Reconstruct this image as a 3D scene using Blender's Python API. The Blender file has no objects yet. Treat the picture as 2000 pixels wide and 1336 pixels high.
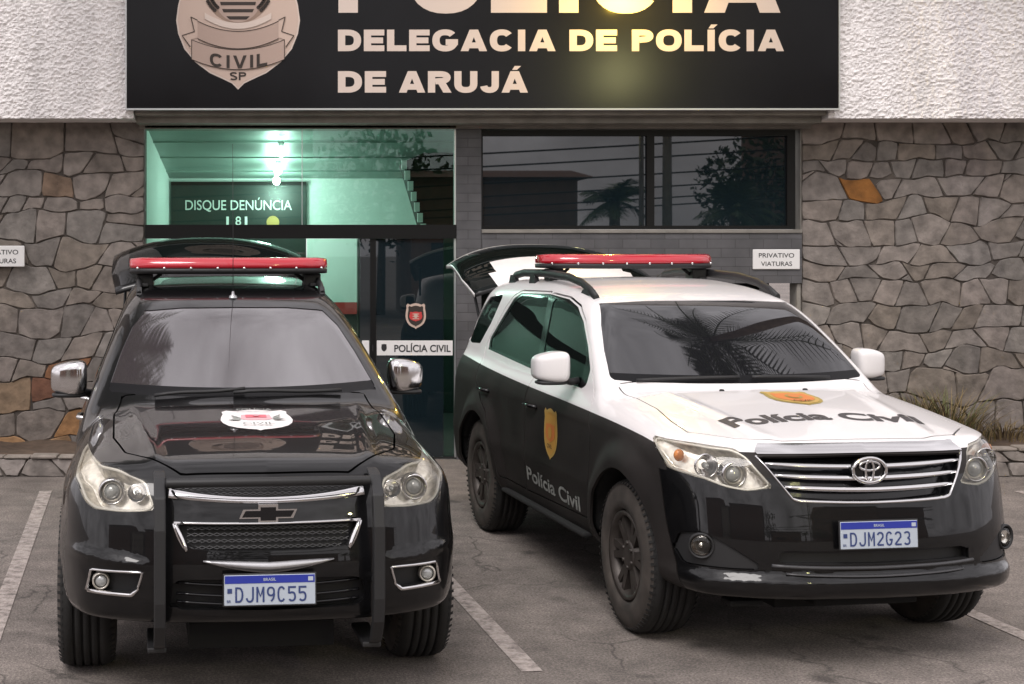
import bpy, bmesh, math, random
import numpy as np
from mathutils import Vector, Matrix, noise

scene = bpy.context.scene
rad = math.radians
random.seed(7)

# ------------------------------------------------------------------ camera
# facade seen square on; the picture is an off-centre crop, hence the lens shift
CAM_F, CAM_CX, CAM_CY, CAM_H = 2900.0, 570.0, 484.0, 1.96       # in pixels of a 2000 px wide frame, metres
cam = bpy.data.cameras.new('camera'); cam_o = bpy.data.objects.new('camera', cam)
scene.collection.objects.link(cam_o)
cam_o.location = (0, 0, CAM_H); cam_o.rotation_euler = (rad(90), 0, 0)
cam.sensor_width = 36; cam.lens = CAM_F*36/2000
cam.shift_x = (1000-CAM_CX)/2000; cam.shift_y = (CAM_CY-668)/2000
cam.clip_end = 2000
scene.camera = cam_o

# ------------------------------------------------------------------ sky and sun (overcast)
SUN_EL, SUN_AZ = 52, 205          # azimuth clockwise from +Y: behind the camera, a little to the left
world = bpy.data.worlds.new('World'); scene.world = world; world.use_nodes = True
nt = world.node_tree; nt.nodes.clear()
sky = nt.nodes.new('ShaderNodeTexSky'); sky.sky_type = 'NISHITA'; sky.sun_disc = False
sky.sun_elevation = rad(SUN_EL); sky.sun_rotation = rad(SUN_AZ); sky.dust_density = 4; sky.air_density = 1.0
hs = nt.nodes.new('ShaderNodeHueSaturation'); hs.inputs['Saturation'].default_value = .12
tc = nt.nodes.new('ShaderNodeTexCoord'); nz = nt.nodes.new('ShaderNodeTexNoise')
nz.inputs['Scale'].default_value = 4.5; nz.inputs['Detail'].default_value = 8; nz.inputs['Roughness'].default_value = .6; nz.inputs['Distortion'].default_value = .6
mr = nt.nodes.new('ShaderNodeMapRange'); mr.inputs['From Min'].default_value = .3; mr.inputs['From Max'].default_value = .7
mr.inputs['To Min'].default_value = .5; mr.inputs['To Max'].default_value = 1.5
ml = nt.nodes.new('ShaderNodeMix'); ml.data_type = 'RGBA'; ml.blend_type = 'MULTIPLY'; ml.inputs[0].default_value = 1
tint = nt.nodes.new('ShaderNodeMix'); tint.data_type = 'RGBA'; tint.blend_type = 'MULTIPLY'; tint.inputs[0].default_value = 1
tint.inputs[7].default_value = (1.0, .965, .975, 1)
bg = nt.nodes.new('ShaderNodeBackground'); bg.inputs['Strength'].default_value = .13
wo = nt.nodes.new('ShaderNodeOutputWorld')
ov = nt.nodes.new('ShaderNodeMix'); ov.data_type = 'RGBA'; ov.inputs[0].default_value = .75; ov.inputs[7].default_value = (7.0, 6.9, 7.1, 1)   # cloud deck
nt.links.new(sky.outputs[0], hs.inputs['Color']); nt.links.new(tc.outputs['Generated'], nz.inputs['Vector'])
nt.links.new(nz.outputs['Fac'], mr.inputs['Value']); nt.links.new(hs.outputs[0], ov.inputs[6]); nt.links.new(ov.outputs[2], ml.inputs[6]); nt.links.new(mr.outputs[0], ml.inputs[7])
nt.links.new(ml.outputs[2], tint.inputs[6]); nt.links.new(tint.outputs[2], bg.inputs['Color']); nt.links.new(bg.outputs[0], wo.inputs['Surface'])
sun = bpy.data.lights.new('sun', 'SUN'); sun.energy = 1.2; sun.angle = rad(25); sun.color = (1, .95, .92)
sun_o = bpy.data.objects.new('sun', sun); scene.collection.objects.link(sun_o)
sun_o.rotation_euler = (rad(90-SUN_EL), 0, rad(180-SUN_AZ)); sun_o.location = (0, -10, 20)
vs = scene.view_settings; vs.view_transform = 'Standard'; vs.look = 'None'; vs.exposure = 0.5; vs.gamma = 1; vs.use_curve_mapping = False
scene.cycles.max_bounces = 8; scene.cycles.transparent_max_bounces = 12
scene.cycles.use_denoising = True

# ------------------------------------------------------------------ helpers
C = scene.collection
def PX(px, d): return (px-CAM_CX)/CAM_F*d                 # survey: metres from picture positions at a known distance
def PZ(py, d): return CAM_H+(CAM_CY-py)/CAM_F*d

def mat(name, col, rough=.6, metal=0, spec=.5, coat=0, coat_rough=.03, coat_ior=1.5, ior=1.5, var=0, scale=20, bump=0, bscale=60, emit=0, emit_col=None, attr=None, detail=4, space='Object', stretch=None):
    m = bpy.data.materials.new(name); m.use_nodes = True
    n = m.node_tree.nodes; l = m.node_tree.links; b = n['Principled BSDF']
    b.inputs['Base Color'].default_value = (*col, 1); b.inputs['Roughness'].default_value = rough
    b.inputs['Metallic'].default_value = metal; b.inputs['Specular IOR Level'].default_value = spec
    b.inputs['IOR'].default_value = ior
    b.inputs['Coat IOR'].default_value = coat_ior; b.inputs['Coat Weight'].default_value = coat; b.inputs['Coat Roughness'].default_value = coat_rough
    if emit:
        b.inputs['Emission Color'].default_value = (*(emit_col or col), 1); b.inputs['Emission Strength'].default_value = emit
    src = None
    if attr:
        a = n.new('ShaderNodeAttribute'); a.attribute_name = attr; src = a.outputs['Color']
    if var or bump:
        t = n.new('ShaderNodeTexCoord')
    if var:
        z = n.new('ShaderNodeTexNoise'); z.inputs['Scale'].default_value = scale; z.inputs['Detail'].default_value = detail
        r = n.new('ShaderNodeMapRange'); r.inputs['From Min'].default_value = .3; r.inputs['From Max'].default_value = .7
        r.inputs['To Min'].default_value = 1-var; r.inputs['To Max'].default_value = 1+var
        x = n.new('ShaderNodeMix'); x.data_type = 'RGBA'; x.blend_type = 'MULTIPLY'; x.inputs[0].default_value = 1
        x.inputs[6].default_value = (*col, 1)
        if src: l.new(src, x.inputs[6])
        if stretch:
            mp = n.new('ShaderNodeMapping'); mp.inputs['Scale'].default_value = stretch; l.new(t.outputs[space], mp.inputs[0]); l.new(mp.outputs[0], z.inputs['Vector'])
        else: l.new(t.outputs[space], z.inputs['Vector'])
        l.new(z.outputs['Fac'], r.inputs['Value'])
        l.new(r.outputs[0], x.inputs[7]); src = x.outputs[2]
    if src: l.new(src, b.inputs['Base Color'])
    if bump:
        z2 = n.new('ShaderNodeTexNoise'); z2.inputs['Scale'].default_value = bscale; z2.inputs['Detail'].default_value = 5
        q = n.new('ShaderNodeBump'); q.inputs['Strength'].default_value = bump; q.inputs['Distance'].default_value = .01
        l.new(t.outputs[space], z2.inputs['Vector']); l.new(z2.outputs['Fac'], q.inputs['Height']); l.new(q.outputs[0], b.inputs['Normal'])
    return m

def clear_glass(name, col, refl=1.0, rough=.0, ior=1.5):
    """thin pane: coloured straight-through light plus mirror reflection by angle"""
    m = bpy.data.materials.new(name); m.use_nodes = True; n = m.node_tree.nodes; l = m.node_tree.links
    n.clear(); o = n.new('ShaderNodeOutputMaterial'); t = n.new('ShaderNodeBsdfTransparent'); t.inputs[0].default_value = (*col, 1)
    g = n.new('ShaderNodeBsdfGlossy'); g.inputs['Roughness'].default_value = rough; g.inputs[0].default_value = (refl, refl, refl, 1)
    f = n.new('ShaderNodeFresnel'); f.inputs['IOR'].default_value = ior
    x = n.new('ShaderNodeMixShader'); l.new(f.outputs[0], x.inputs[0]); l.new(t.outputs[0], x.inputs[1]); l.new(g.outputs[0], x.inputs[2])
    l.new(x.outputs[0], o.inputs['Surface'])
    return m

def link(o, parent=None):
    C.objects.link(o)
    if parent is not None: o.parent = parent
    return o
def mesh_obj(name, V, F, mats, parent=None, smooth=False, mi=None, normals=None):
    me = bpy.data.meshes.new(name)
    me.from_pydata([tuple(map(float, v)) for v in V], [], [tuple(int(i) for i in f) for f in F])
    for m in (mats if isinstance(mats, (list, tuple)) else [mats]): me.materials.append(m)
    if mi is not None: me.polygons.foreach_set('material_index', [int(i) for i in mi])
    if smooth is True: me.polygons.foreach_set('use_smooth', [True]*len(me.polygons))
    elif smooth is not False: me.polygons.foreach_set('use_smooth', list(smooth))
    me.update()
    if normals is not None: me.normals_split_custom_set_from_vertices([tuple(map(float, n)) for n in normals])
    return link(bpy.data.objects.new(name, me), parent)
def thing(name, label, cat, loc=(0, 0, 0), rotz=0, group=None):
    o = bpy.data.objects.new(name, None); o.empty_display_size = .2; C.objects.link(o)
    o.location = loc; o.rotation_euler = (0, 0, rotz); o['label'] = label; o['category'] = cat
    if group: o['group'] = group
    return o
def tag(o, label, cat, group=None):
    o['label'] = label; o['category'] = cat
    if group: o['group'] = group
    return o
def structure(o): o['kind'] = 'structure'; return o

class MB:
    """collects shapes for ONE mesh"""
    def __init__(s): s.V = []; s.F = []; s.S = []; s.M = []
    def add(s, V, F, smooth=False, m=0):
        k = len(s.V); s.V += [tuple(v) for v in V]
        for f in F: s.F.append(tuple(i+k for i in f)); s.S.append(smooth); s.M.append(m)
        return s
    def box(s, a, b, bev=0, m=0):
        a = np.minimum(a, b) if True else a; b_ = np.maximum(a, b)
        a = np.array(a, float); b = np.array(b_, float)
        if not bev:
            V = [(x, y, z) for x in (a[0], b[0]) for y in (a[1], b[1]) for z in (a[2], b[2])]
            F = [(0, 1, 3, 2), (4, 6, 7, 5), (0, 4, 5, 1), (2, 3, 7, 6), (0, 2, 6, 4), (1, 5, 7, 3)]
            return s.add(V, F, False, m)
        bm = bmesh.new(); bmesh.ops.create_cube(bm, size=1)
        for v in bm.verts: v.co = Vector(((a[i]+b[i])/2+v.co[i]*(b[i]-a[i]) for i in range(3)))
        bmesh.ops.bevel(bm, geom=bm.edges[:], offset=bev, segments=2, affect='EDGES', profile=.5)
        bm.verts.index_update()
        s.add([tuple(v.co) for v in bm.verts], [[v.index for v in f.verts] for f in bm.faces], False, m); bm.free()
        return s
    def tube(s, pts, r, n=8, closed=False, caps=True, m=0, flat=1.0):
        P = [Vector(p) for p in pts]; N = len(P); rings = []
        up = Vector((0, 0, 1))
        for i in range(N):
            t = (P[(i+1) % N]-P[i-1]) if closed else (P[min(i+1, N-1)]-P[max(i-1, 0)])
            t.normalize()
            a = t.cross(up) if abs(t.dot(up)) < .95 else t.cross(Vector((0, 1, 0)))
            a.normalize(); b = a.cross(t)
            rr = r[i] if isinstance(r, (list, tuple)) else r
            rings.append([P[i]+a*math.cos(2*math.pi*k/n)*rr+b*math.sin(2*math.pi*k/n)*rr*flat for k in range(n)])
        V = [tuple(v) for q in rings for v in q]; F = []
        for i in range(N if closed else N-1):
            j = (i+1) % N
            for k in range(n):
                F.append((i*n+k, i*n+(k+1) % n, j*n+(k+1) % n, j*n+k))
        s.add(V, F, True, m)
        if caps and not closed:
            s.add([V[k] for k in range(n)], [tuple(range(n))[::-1]], False, m)
            s.add([V[(N-1)*n+k] for k in range(n)], [tuple(range(n))], False, m)
        return s
    def lathe(s, prof, axis='x', c=(0, 0, 0), n=32, m=0, smooth=True, close=True):
        V = []; F = []
        for (a, r) in prof:
            for k in range(n):
                t = 2*math.pi*k/n; u, w = r*math.cos(t), r*math.sin(t)
                V.append({'x': (a, u, w), 'y': (w, a, u), 'z': (u, w, a)}[axis])
        for i in range(len(prof)-1):
            for k in range(n):
                F.append((i*n+k, i*n+(k+1) % n, (i+1)*n+(k+1) % n, (i+1)*n+k))
        V = [(v[0]+c[0], v[1]+c[1], v[2]+c[2]) for v in V]
        return s.add(V, F, smooth, m)
    def prism(s, poly, frame, h0, h1, m=0, holes=False):
        """polygon extruded; frame(u, v, h) gives the point"""
        n = len(poly); V = [frame(u, v, h1) for u, v in poly]+[frame(u, v, h0) for u, v in poly]
        tri = tessellate(poly)
        F = [tuple(t) for t in tri]+[tuple(i+n for i in t[::-1]) for t in tri]
        F += [(i, i+n, (i+1) % n+n, (i+1) % n) for i in range(n)]
        return s.add(V, F, False, m)
    def blob(s, c, rx, ry, rz, e1=.6, e2=.6, n=20, mfn=None, m=0):
        V = []; F = []
        f = lambda w, e: math.copysign(abs(w)**e, w)
        for i in range(n+1):
            a = -math.pi/2+math.pi*i/n
            for k in range(2*n):
                b = 2*math.pi*k/(2*n)
                V.append((c[0]+rx*f(math.cos(a), e1)*f(math.cos(b), e2), c[1]+ry*f(math.cos(a), e1)*f(math.sin(b), e2), c[2]+rz*f(math.sin(a), e1)))
        for i in range(n):
            for k in range(2*n):
                F.append((i*2*n+k, i*2*n+(k+1) % (2*n), (i+1)*2*n+(k+1) % (2*n), (i+1)*2*n+k))
        return s.add(V, F, True, m)
    def build(s, name, mats, parent=None, clean=True):
        o = mesh_obj(name, s.V, s.F, mats, parent, s.S, s.M)
        if clean:
            bm = bmesh.new(); bm.from_mesh(o.data); bmesh.ops.remove_doubles(bm, verts=bm.verts[:], dist=1e-5)
            bmesh.ops.recalc_face_normals(bm, faces=bm.faces[:]); bm.to_mesh(o.data); bm.free()
        return o

from mathutils.geometry import tessellate_polygon
def tessellate(poly):
    t = tessellate_polygon([[Vector((u, v, 0)) for u, v in poly]])
    A = sum(poly[i-1][0]*poly[i][1]-poly[i][0]*poly[i-1][1] for i in range(len(poly)))
    out = []
    for a, b, c in t:
        q = (poly[b][0]-poly[a][0])*(poly[c][1]-poly[a][1])-(poly[c][0]-poly[a][0])*(poly[b][1]-poly[a][1])
        out.append((a, b, c) if q > 0 else (c, b, a))
    return out

def text_geo(txt, h, bold=0.0, xs=1.0, shear=0.0, gap=1.0, align='LEFT', line=1.0):
    """flat letters from the built-in font, h = capital height; returns 2D verts and faces"""
    cu = bpy.data.curves.new('lettering', 'FONT'); cu.body = txt; cu.size = 1.0; cu.offset = bold; cu.shear = shear
    cu.space_character = gap; cu.space_line = line; cu.align_x = align; cu.resolution_u = 6; cu.fill_mode = 'FRONT'
    o = bpy.data.objects.new('lettering', cu); C.objects.link(o)
    dg = bpy.context.evaluated_depsgraph_get(); ev = o.evaluated_get(dg); me = ev.to_mesh()
    V = np.array([v.co[:2] for v in me.vertices]).reshape(-1, 2); F = [tuple(p.vertices) for p in me.polygons]
    ev.to_mesh_clear(); bpy.data.objects.remove(o); bpy.data.curves.remove(cu)
    V = V*np.array([h/.73*xs, h/.73])
    return V, F

def fit_text(txt, w, h, **k):
    """letters scaled to an exact width and capital height, origin at the left of the baseline"""
    V, F = text_geo(txt, h, **k)
    V[:, 0] -= V[:, 0].min(); V[:, 0] *= w/V[:, 0].max()
    return V, F

# block letters drawn as pen strokes: centre lines in a box one unit high
def arc_(cx, cy, rx, ry, a0, a1, n=12, e=.85):
    f = lambda v: math.copysign(abs(v)**e, v)
    return [(cx+rx*f(math.cos(rad(a0+(a1-a0)*k/n))), cy+ry*f(math.sin(rad(a0+(a1-a0)*k/n)))) for k in range(n+1)]
def strokes(ch, t, w):
    h = t/2; L, R_, B, T = h, w-h, h, 1-h; m = .5; c = w/2
    if ch in 'Íí': ch = 'I'
    if ch == 'I': return [[(c, 0), (c, 1)]]
    if ch == 'L': return [[(L, 1), (L, 0)], [(L+h, B), (w, B)]]
    if ch == 'E': return [[(L, 1), (L, 0)], [(L+h, T), (w, T)], [(L+h, B), (w, B)], [(L+h, m), (w*.94, m)]]
    if ch == 'D': return [[(L, 1), (L, 0)], [(L+h, T)]+arc_(w*.42, .5, w*.58-h, .5-h, 90, -90, 16)+[(L+h, B)]]
    if ch == 'P': return [[(L, 1), (L, 0)], [(L+h, T)]+arc_(w*.52, .5+.5*(.5-h)+.02, w*.48-h, .5*(.5-h)-.02, 90, -90, 12)+[(L+h, .5+.04-.02)]]
    if ch == 'R': return [[(L, 1), (L, 0)], [(L+h, T)]+arc_(w*.50, .5+.5*(.5-h)+.02, w*.46-h, .5*(.5-h)-.02, 90, -90, 12)+[(L+h, .52)], ('poly', [(w-t*1.15, 0), (w, 0), (w*.42+t*1.0, .50), (w*.42-t*.1, .50)])]
    if ch == 'O': return [arc_(c, .5, c-h, .5-h+.012, 90, 450, 32)]
    if ch == 'C': return [arc_(c, .5, c-h, .5-h+.012, 38, 322, 26)]
    if ch == 'G': return [arc_(c, .5, c-h, .5-h+.012, 40, 330, 26)+[(R_, .36)], [(c+.02, .42), (w, .42)]]
    if ch == 'U': return [[(L, 1), (L, .45)]+arc_(c, .42, c-h, .42-h+.012, 180, 360, 14)+[(R_, .45), (R_, 1)]]
    if ch == 'J': return [[(R_, 1), (R_, .4)]+arc_(c, .36, c-h, .36-h+.012, 0, -170, 12)]
    if ch in 'AÁ': return [('poly', [(0, 0), (t*1.06, 0), (c+t*.40, 1), (c-t*.58, 1)]), ('poly', [(w-t*1.06, 0), (w, 0), (c+t*.58, 1), (c-t*.40, 1)]), [(w*.27, .27), (w*.73, .27)]]
    if ch == 'V': return [('poly', [(0, 1), (c-t*.58, 0), (c+t*.40, 0), (t*1.06, 1)]), ('poly', [(w, 1), (w-t*1.06, 1), (c-t*.40, 0), (c+t*.58, 0)])]
    if ch == 'S': return [arc_(c, .5+.25-h*.25, c-h, .25-h*.7, 20, 270, 16)+arc_(c, .25+h*.25, c-h, .25-h*.7, 90, -160, 16)[1:]]
    if ch == 'M': return [[(L, 0), (L, 1)], [(R_, 0), (R_, 1)], [(L, 1-h*.4), (c, .38), (R_, 1-h*.4)]]
    if ch == '2': return [arc_(c, .70, c-h, .30-h, 165, -10, 12)+[(R_*.98, .60), (L, B+.04), (L, B)], [(L, B), (w, B)]]
    if ch == '3': return [arc_(c, .73, c-h*1.1, .27-h, 150, -80, 12), arc_(c, .29, c-h, .29-h, 85, -150, 14)]
    if ch == '5': return [[(w, T), (L*1.2, T), (L*1.2, .58)]+arc_(c, .33, c-h, .33-h, 118, -145, 16)]
    if ch == '9': return [arc_(c, .68, c-h, .32-h, 90, 450, 24), [(R_, .66)]+arc_(c*.4, .5, R_-c*.4, .5, 10, -62, 8, 1)]
    return []
WIDTH = {'I': .36, 'Í': .36, 'L': .72, 'E': .76, 'D': .86, 'P': .80, 'R': .88, 'O': .96, 'C': .90, 'G': .95, 'U': .86, 'J': .70, 'A': .98, 'Á': .98, 'V': .92, 'S': .80, ' ': .34}
def ribbon(P, t):
    n = len(P); out = []; closed = math.hypot(P[0][0]-P[-1][0], P[0][1]-P[-1][1]) < 1e-6
    for i in range(n):
        a = P[i-1] if i else (P[-2] if closed else P[0]); b = P[i]; c = P[(i+1)] if i < n-1 else (P[1] if closed else P[-1])
        def un(p, q):
            l = math.hypot(q[0]-p[0], q[1]-p[1]); return ((q[0]-p[0])/l, (q[1]-p[1])/l) if l > 1e-9 else None
        u, v = un(a, b), un(b, c); u = u or v; v = v or u
        nx, ny = -(u[1]+v[1]), u[0]+v[0]; l = nx*nx+ny*ny
        k = min(1.6, 2/max(l, .4))*t/2; out.append(((b[0]+nx*k, b[1]+ny*k), (b[0]-nx*k, b[1]-ny*k)))
    V = [p for q in out for p in q]
    return V, [(2*i, 2*i+1, 2*i+3, 2*i+2) for i in range(n-1)]
def block_text(txt, w, h, t=.22, gap=.10, widths=None, stretch=None):
    """heavy block letters: (u, v, layer) vertices and faces fitted to width w and capital height h"""
    V = []; F = []; x = 0
    for ch in txt:
        wd = (widths or WIDTH).get(ch, .6) if not isinstance(widths, float) else widths
        if ch != ' ':
            tt = t
            for k, P in enumerate(strokes(ch, tt, wd)):
                v, f = (P[1], [(0, 1, 2, 3)]) if P[0] == 'poly' else ribbon(P, tt); n = len(V); V += [(x+a, b, k) for a, b in v]; F += [tuple(i+n for i in q) for q in f]
            if ch in 'ÍÁ':
                n = len(V); c = x+wd/2; V += [(c-.10, 1.06, 0), (c+.08, 1.06, 0), (c+.24, 1.24, 0), (c+.0, 1.24, 0)]; F.append((n, n+1, n+2, n+3))
        x += wd+gap
    x -= gap
    return [(a*w/x, b*h, k) for a, b, k in V], F
def add_block(mb, txt, x, z, w, h, y, m=0, dy=-.0003, **k):
    V, F = block_text(txt, w, h, **k); return mb.add([(x+a, y+dy*l, z+b) for a, b, l in V], F, False, m)

SHIELD = [(0, 1), (.28, .96), (.55, .88), (.78, .97), (.92, .84), (.90, .60), (.97, .30), (1, 0), (.95, -.28), (.82, -.54), (.60, -.74), (.32, -.88), (.10, -.95), (0, -1.04)]
SHIELD = SHIELD+[(-x, y) for x, y in SHIELD[-2:0:-1]]
def disc(r=1, n=28, cx=0, cy=0, ry=None): return [(cx+r*math.cos(2*math.pi*k/n), cy+(ry or r)*math.sin(2*math.pi*k/n)) for k in range(n)]
def scaled(P, sx, sy, cx=0, cy=0): return [(cx+x*sx, cy+y*sy) for x, y in P]
# ------------------------------------------------------------------ car body maths
def knots(pts):
    """smooth monotone cubic through (t, value) knots"""
    p = np.array(pts, float); X, Y = p[:, 0], p[:, 1]
    h = np.diff(X); d = np.diff(Y)/h
    m = np.zeros(len(X)); m[0] = d[0]; m[-1] = d[-1]
    for i in range(1, len(X)-1):
        if d[i-1]*d[i] > 0:
            w1 = 2*h[i]+h[i-1]; w2 = h[i]+2*h[i-1]
            m[i] = (w1+w2)/(w1/d[i-1]+w2/d[i])
    def f(t):
        t = np.asarray(t, float)
        i = np.clip(np.searchsorted(X, t)-1, 0, len(X)-2)
        hh = h[i]; s = np.clip((t-X[i])/hh, 0, 1)
        r = Y[i]*(1+2*s)*(1-s)**2 + hh*m[i]*s*(1-s)**2 + Y[i+1]*s*s*(3-2*s) + hh*m[i+1]*s*s*(s-1)
        r = np.where(t < X[0], Y[0]+m[0]*(t-X[0]), r)
        return np.where(t > X[-1], Y[-1]+m[-1]*(t-X[-1]), r)
    return f

def smax(a, b, k):
    h = np.maximum(k-np.abs(a-b), 0)/k
    return np.maximum(a, b)+h*h*k*.25

def smin(a, b, k):
    h = np.maximum(k-np.abs(a-b), 0)/k
    return np.minimum(a, b)-h*h*k*.25

def sstep(a, b, t):
    s = np.clip((t-a)/(b-a), 0, 1)
    return s*s*(3-2*s)

class Hull:
    """smooth solid: x lateral, y back from the front axle, z up; negative inside"""
    def __init__(s, P):
        s.P = P
        for k in ('front', 'sweep', 'hood', 'plan', 'tuck', 'belt', 'cab', 'roof', 'rear', 'sill', 'crown'):
            setattr(s, k, knots(P[k]))
    def lower(s, p):
        P = s.P; ax = np.abs(p[..., 0]); y = p[..., 1]; z = p[..., 2]
        W = s.plan(y)+s.tuck(z)
        for yw in (0.0, P['wb']):                       # flared wheel arches
            d = np.hypot(y-yw, z-P['rw'])
            W = W+P['flare']*(1-sstep(P['ra']+.02, P['ra']+P['fw'], d))*sstep(.3, .5, z)
        if 'crease' in P:
            for zc, w, a in P['crease']: W = W+a*np.exp(-((z-zc)/w)**2)
        side = ax-W
        T = s.hood(y)-s.crown(ax)
        for xc, w, a, y0, y1 in P.get('ridge', ()):    # bonnet ridges
            T = T+a*np.exp(-((ax-xc(y))/w)**2)*sstep(y0, y0+.15, y)*(1-sstep(y1-.2, y1, y))
        T = np.where(y > P['cowl'], smin(T, s.belt(y), .05), T)
        top = (z-T)*.93
        F = s.front(z)+s.sweep(ax)
        for fn in P.get('face', ()): F = F+fn(ax, z)
        fr = (F-y)*.9
        rr = (y-s.rear(z)+.35*ax**4)*.95
        bot = s.sill(y)-z
        g = smax(side, top, P.get('ks', .10))
        g = smax(g, fr, P.get('kf', .09))
        g = smax(g, rr, .12)
        return smax(g, bot, .05)
    def cabin(s, p):
        P = s.P; ax = np.abs(p[..., 0]); y = p[..., 1]; z = p[..., 2]
        y0, z0, sl, cv = P['ws']
        n = math.sqrt(1+sl*sl)
        ws = (y0+sl*(z-z0)+cv*ax*ax-y)/n
        side = (ax-s.cab(z)+.012*sstep(1.6, 3.8, y))*.95
        rf = z-s.roof(y)+P['rcrown']*ax*ax+P.get('rcrown4', 0)*ax**4
        rg = (y-s.rear(z)+.30*ax**4)*.9
        g = smax(side, rf, P.get('kr', .12))
        g = smax(g, ws, P.get('ka', .07))
        g = smax(g, rg, .14)
        return smax(g, 1.0-z, .02)
    def __call__(s, p):
        return smin(s.lower(p), s.cabin(p), s.P.get('ku', .035))
    def grad(s, p, e=.004):
        g = np.empty(p.shape)
        for i in range(3):
            d = np.zeros(3); d[i] = e
            g[..., i] = s(p+d)-s(p-d)
        return g/np.maximum(np.linalg.norm(g, axis=-1, keepdims=True), 1e-9)
    def snap(s, p, it=5):
        p = p.copy()
        for _ in range(it):
            e = .003; v = s(p); g = np.empty(p.shape)
            for i in range(3):
                d = np.zeros(3); d[i] = e
                g[..., i] = (s(p+d)-s(p-d))/(2*e)
            p -= np.clip(v/np.maximum((g*g).sum(-1), .05), -.03, .03)[..., None]*g
        return p
    def cast(s, o, d, t0, t1, n=400):
        """first hit along rays o+t*d between t0 and t1 (NaN rows when none)"""
        o = np.atleast_2d(np.asarray(o, float)); d = np.broadcast_to(np.asarray(d, float), o.shape)
        ts = np.linspace(t0, t1, n)
        v = s(o[:, None, :]+ts[None, :, None]*d[:, None, :])
        hit = (v < 0); ok = hit.any(1); i = np.maximum(hit.argmax(1), 1)
        a = ts[i-1]; b = ts[i]
        for _ in range(20):
            m = .5*(a+b); inside = s(o+m[:, None]*d) < 0
            b = np.where(inside, m, b); a = np.where(inside, a, m)
        r = o+b[:, None]*d
        r[~ok] = np.nan
        return r

def surface_net(f, lo, hi, cell):
    """quads on the zero level of f"""
    lo = np.array(lo, float); n = np.ceil((np.array(hi)-lo)/cell).astype(int)+1
    ax = [lo[i]+cell*np.arange(n[i]) for i in range(3)]
    v = np.empty(n)
    for i in range(n[0]):                                 # slab by slab keeps memory small
        Yg, Zg = np.meshgrid(ax[1], ax[2], indexing='ij')
        v[i] = f(np.stack([np.full_like(Yg, ax[0][i]), Yg, Zg], -1))
    acc = np.zeros(tuple(n-1)+(3,)); cnt = np.zeros(tuple(n-1))
    base = np.stack(np.meshgrid(*[np.arange(k-1) for k in n], indexing='ij'), -1).astype(float)
    sh = lambda a, o: a[o[0]:o[0]+n[0]-1, o[1]:o[1]+n[1]-1, o[2]:o[2]+n[2]-1]
    for d in range(3):
        e = [0, 0, 0]; e[d] = 1
        o1, o2 = [k for k in range(3) if k != d]
        for s1 in (0, 1):
            for s2 in (0, 1):
                c = [0, 0, 0]; c[o1] = s1; c[o2] = s2
                a = sh(v, c); b = sh(v, [c[k]+e[k] for k in range(3)])
                x = (a < 0) != (b < 0)
                t = np.where(x, a/np.where(x, a-b, 1), 0)
                q = base+np.array(c); q[..., d] += t
                acc += np.where(x[..., None], q, 0); cnt += x
    m = cnt > 0
    idx = -np.ones(m.shape, int); idx[m] = np.arange(m.sum())
    V = lo+cell*acc[m]/cnt[m][:, None]
    faces = []
    for d in range(3):
        o1, o2 = [(1, 2), (2, 0), (0, 1)][d]
        sl0 = [slice(None)]*3; sl1 = [slice(None)]*3
        sl0[d] = slice(0, -1); sl1[d] = slice(1, None)
        a = v[tuple(sl0)] < 0; b = v[tuple(sl1)] < 0
        I = np.argwhere(a != b)
        I = I[(I[:, o1] > 0) & (I[:, o2] > 0) & (I[:, o1] < n[o1]-1) & (I[:, o2] < n[o2]-1)]
        inside = a[tuple(I.T)]
        def cellid(k1, k2):
            J = I.copy(); J[:, o1] -= k1; J[:, o2] -= k2
            return idx[tuple(J.T)]
        Q = np.stack([cellid(1, 1), cellid(0, 1), cellid(0, 0), cellid(1, 0)], 1)
        Q[~inside] = Q[~inside][:, ::-1]
        faces.append(Q)
    F = np.concatenate(faces)
    return V, [tuple(q) for q in F.tolist() if min(q) >= 0]

def poly_sd(poly, r=0.0):
    """signed distance to a closed 2D polygon, corners rounded by r"""
    P = np.array(poly, float)
    def f(q):
        q = np.asarray(q, float); d = np.full(q.shape[:-1], 1e9); ins = np.zeros(q.shape[:-1], bool)
        n = len(P)
        for i in range(n):
            a = P[i]; b = P[(i+1) % n]; e = b-a; w = q-a
            t = np.clip((w@e)/max(e@e, 1e-12), 0, 1)
            d = np.minimum(d, np.hypot(w[..., 0]-t*e[0], w[..., 1]-t*e[1]))
            c = (a[1] > q[..., 1]) != (b[1] > q[..., 1])
            xx = a[0]+(q[..., 1]-a[1])*e[0]/(e[1] if abs(e[1]) > 1e-12 else 1e-12)
            ins ^= c & (q[..., 0] < xx)
        return np.where(ins, -d, d)
    if not r: return f
    # shrink then grow: an inner offset rounded outwards again
    c = inset(P, r)
    g = poly_sd(c)
    return lambda q: g(q)-r

def inset(P, r):
    P = np.array(P, float); n = len(P)
    area = sum(P[i-1][0]*P[i][1]-P[i][0]*P[i-1][1] for i in range(n))
    sg = 1 if area > 0 else -1
    out = []
    for i in range(n):
        a, b, c = P[i-1], P[i], P[(i+1) % n]
        e1 = (b-a)/np.linalg.norm(b-a); e2 = (c-b)/np.linalg.norm(c-b)
        n1 = sg*np.array([-e1[1], e1[0]]); n2 = sg*np.array([-e2[1], e2[0]])
        m = n1+n2; m = m/max((m@n1), .25)
        if np.linalg.norm(m) > 2.2: m = m/np.linalg.norm(m)*2.2
        out.append(b+m*r)
    return np.array(out)

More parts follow.
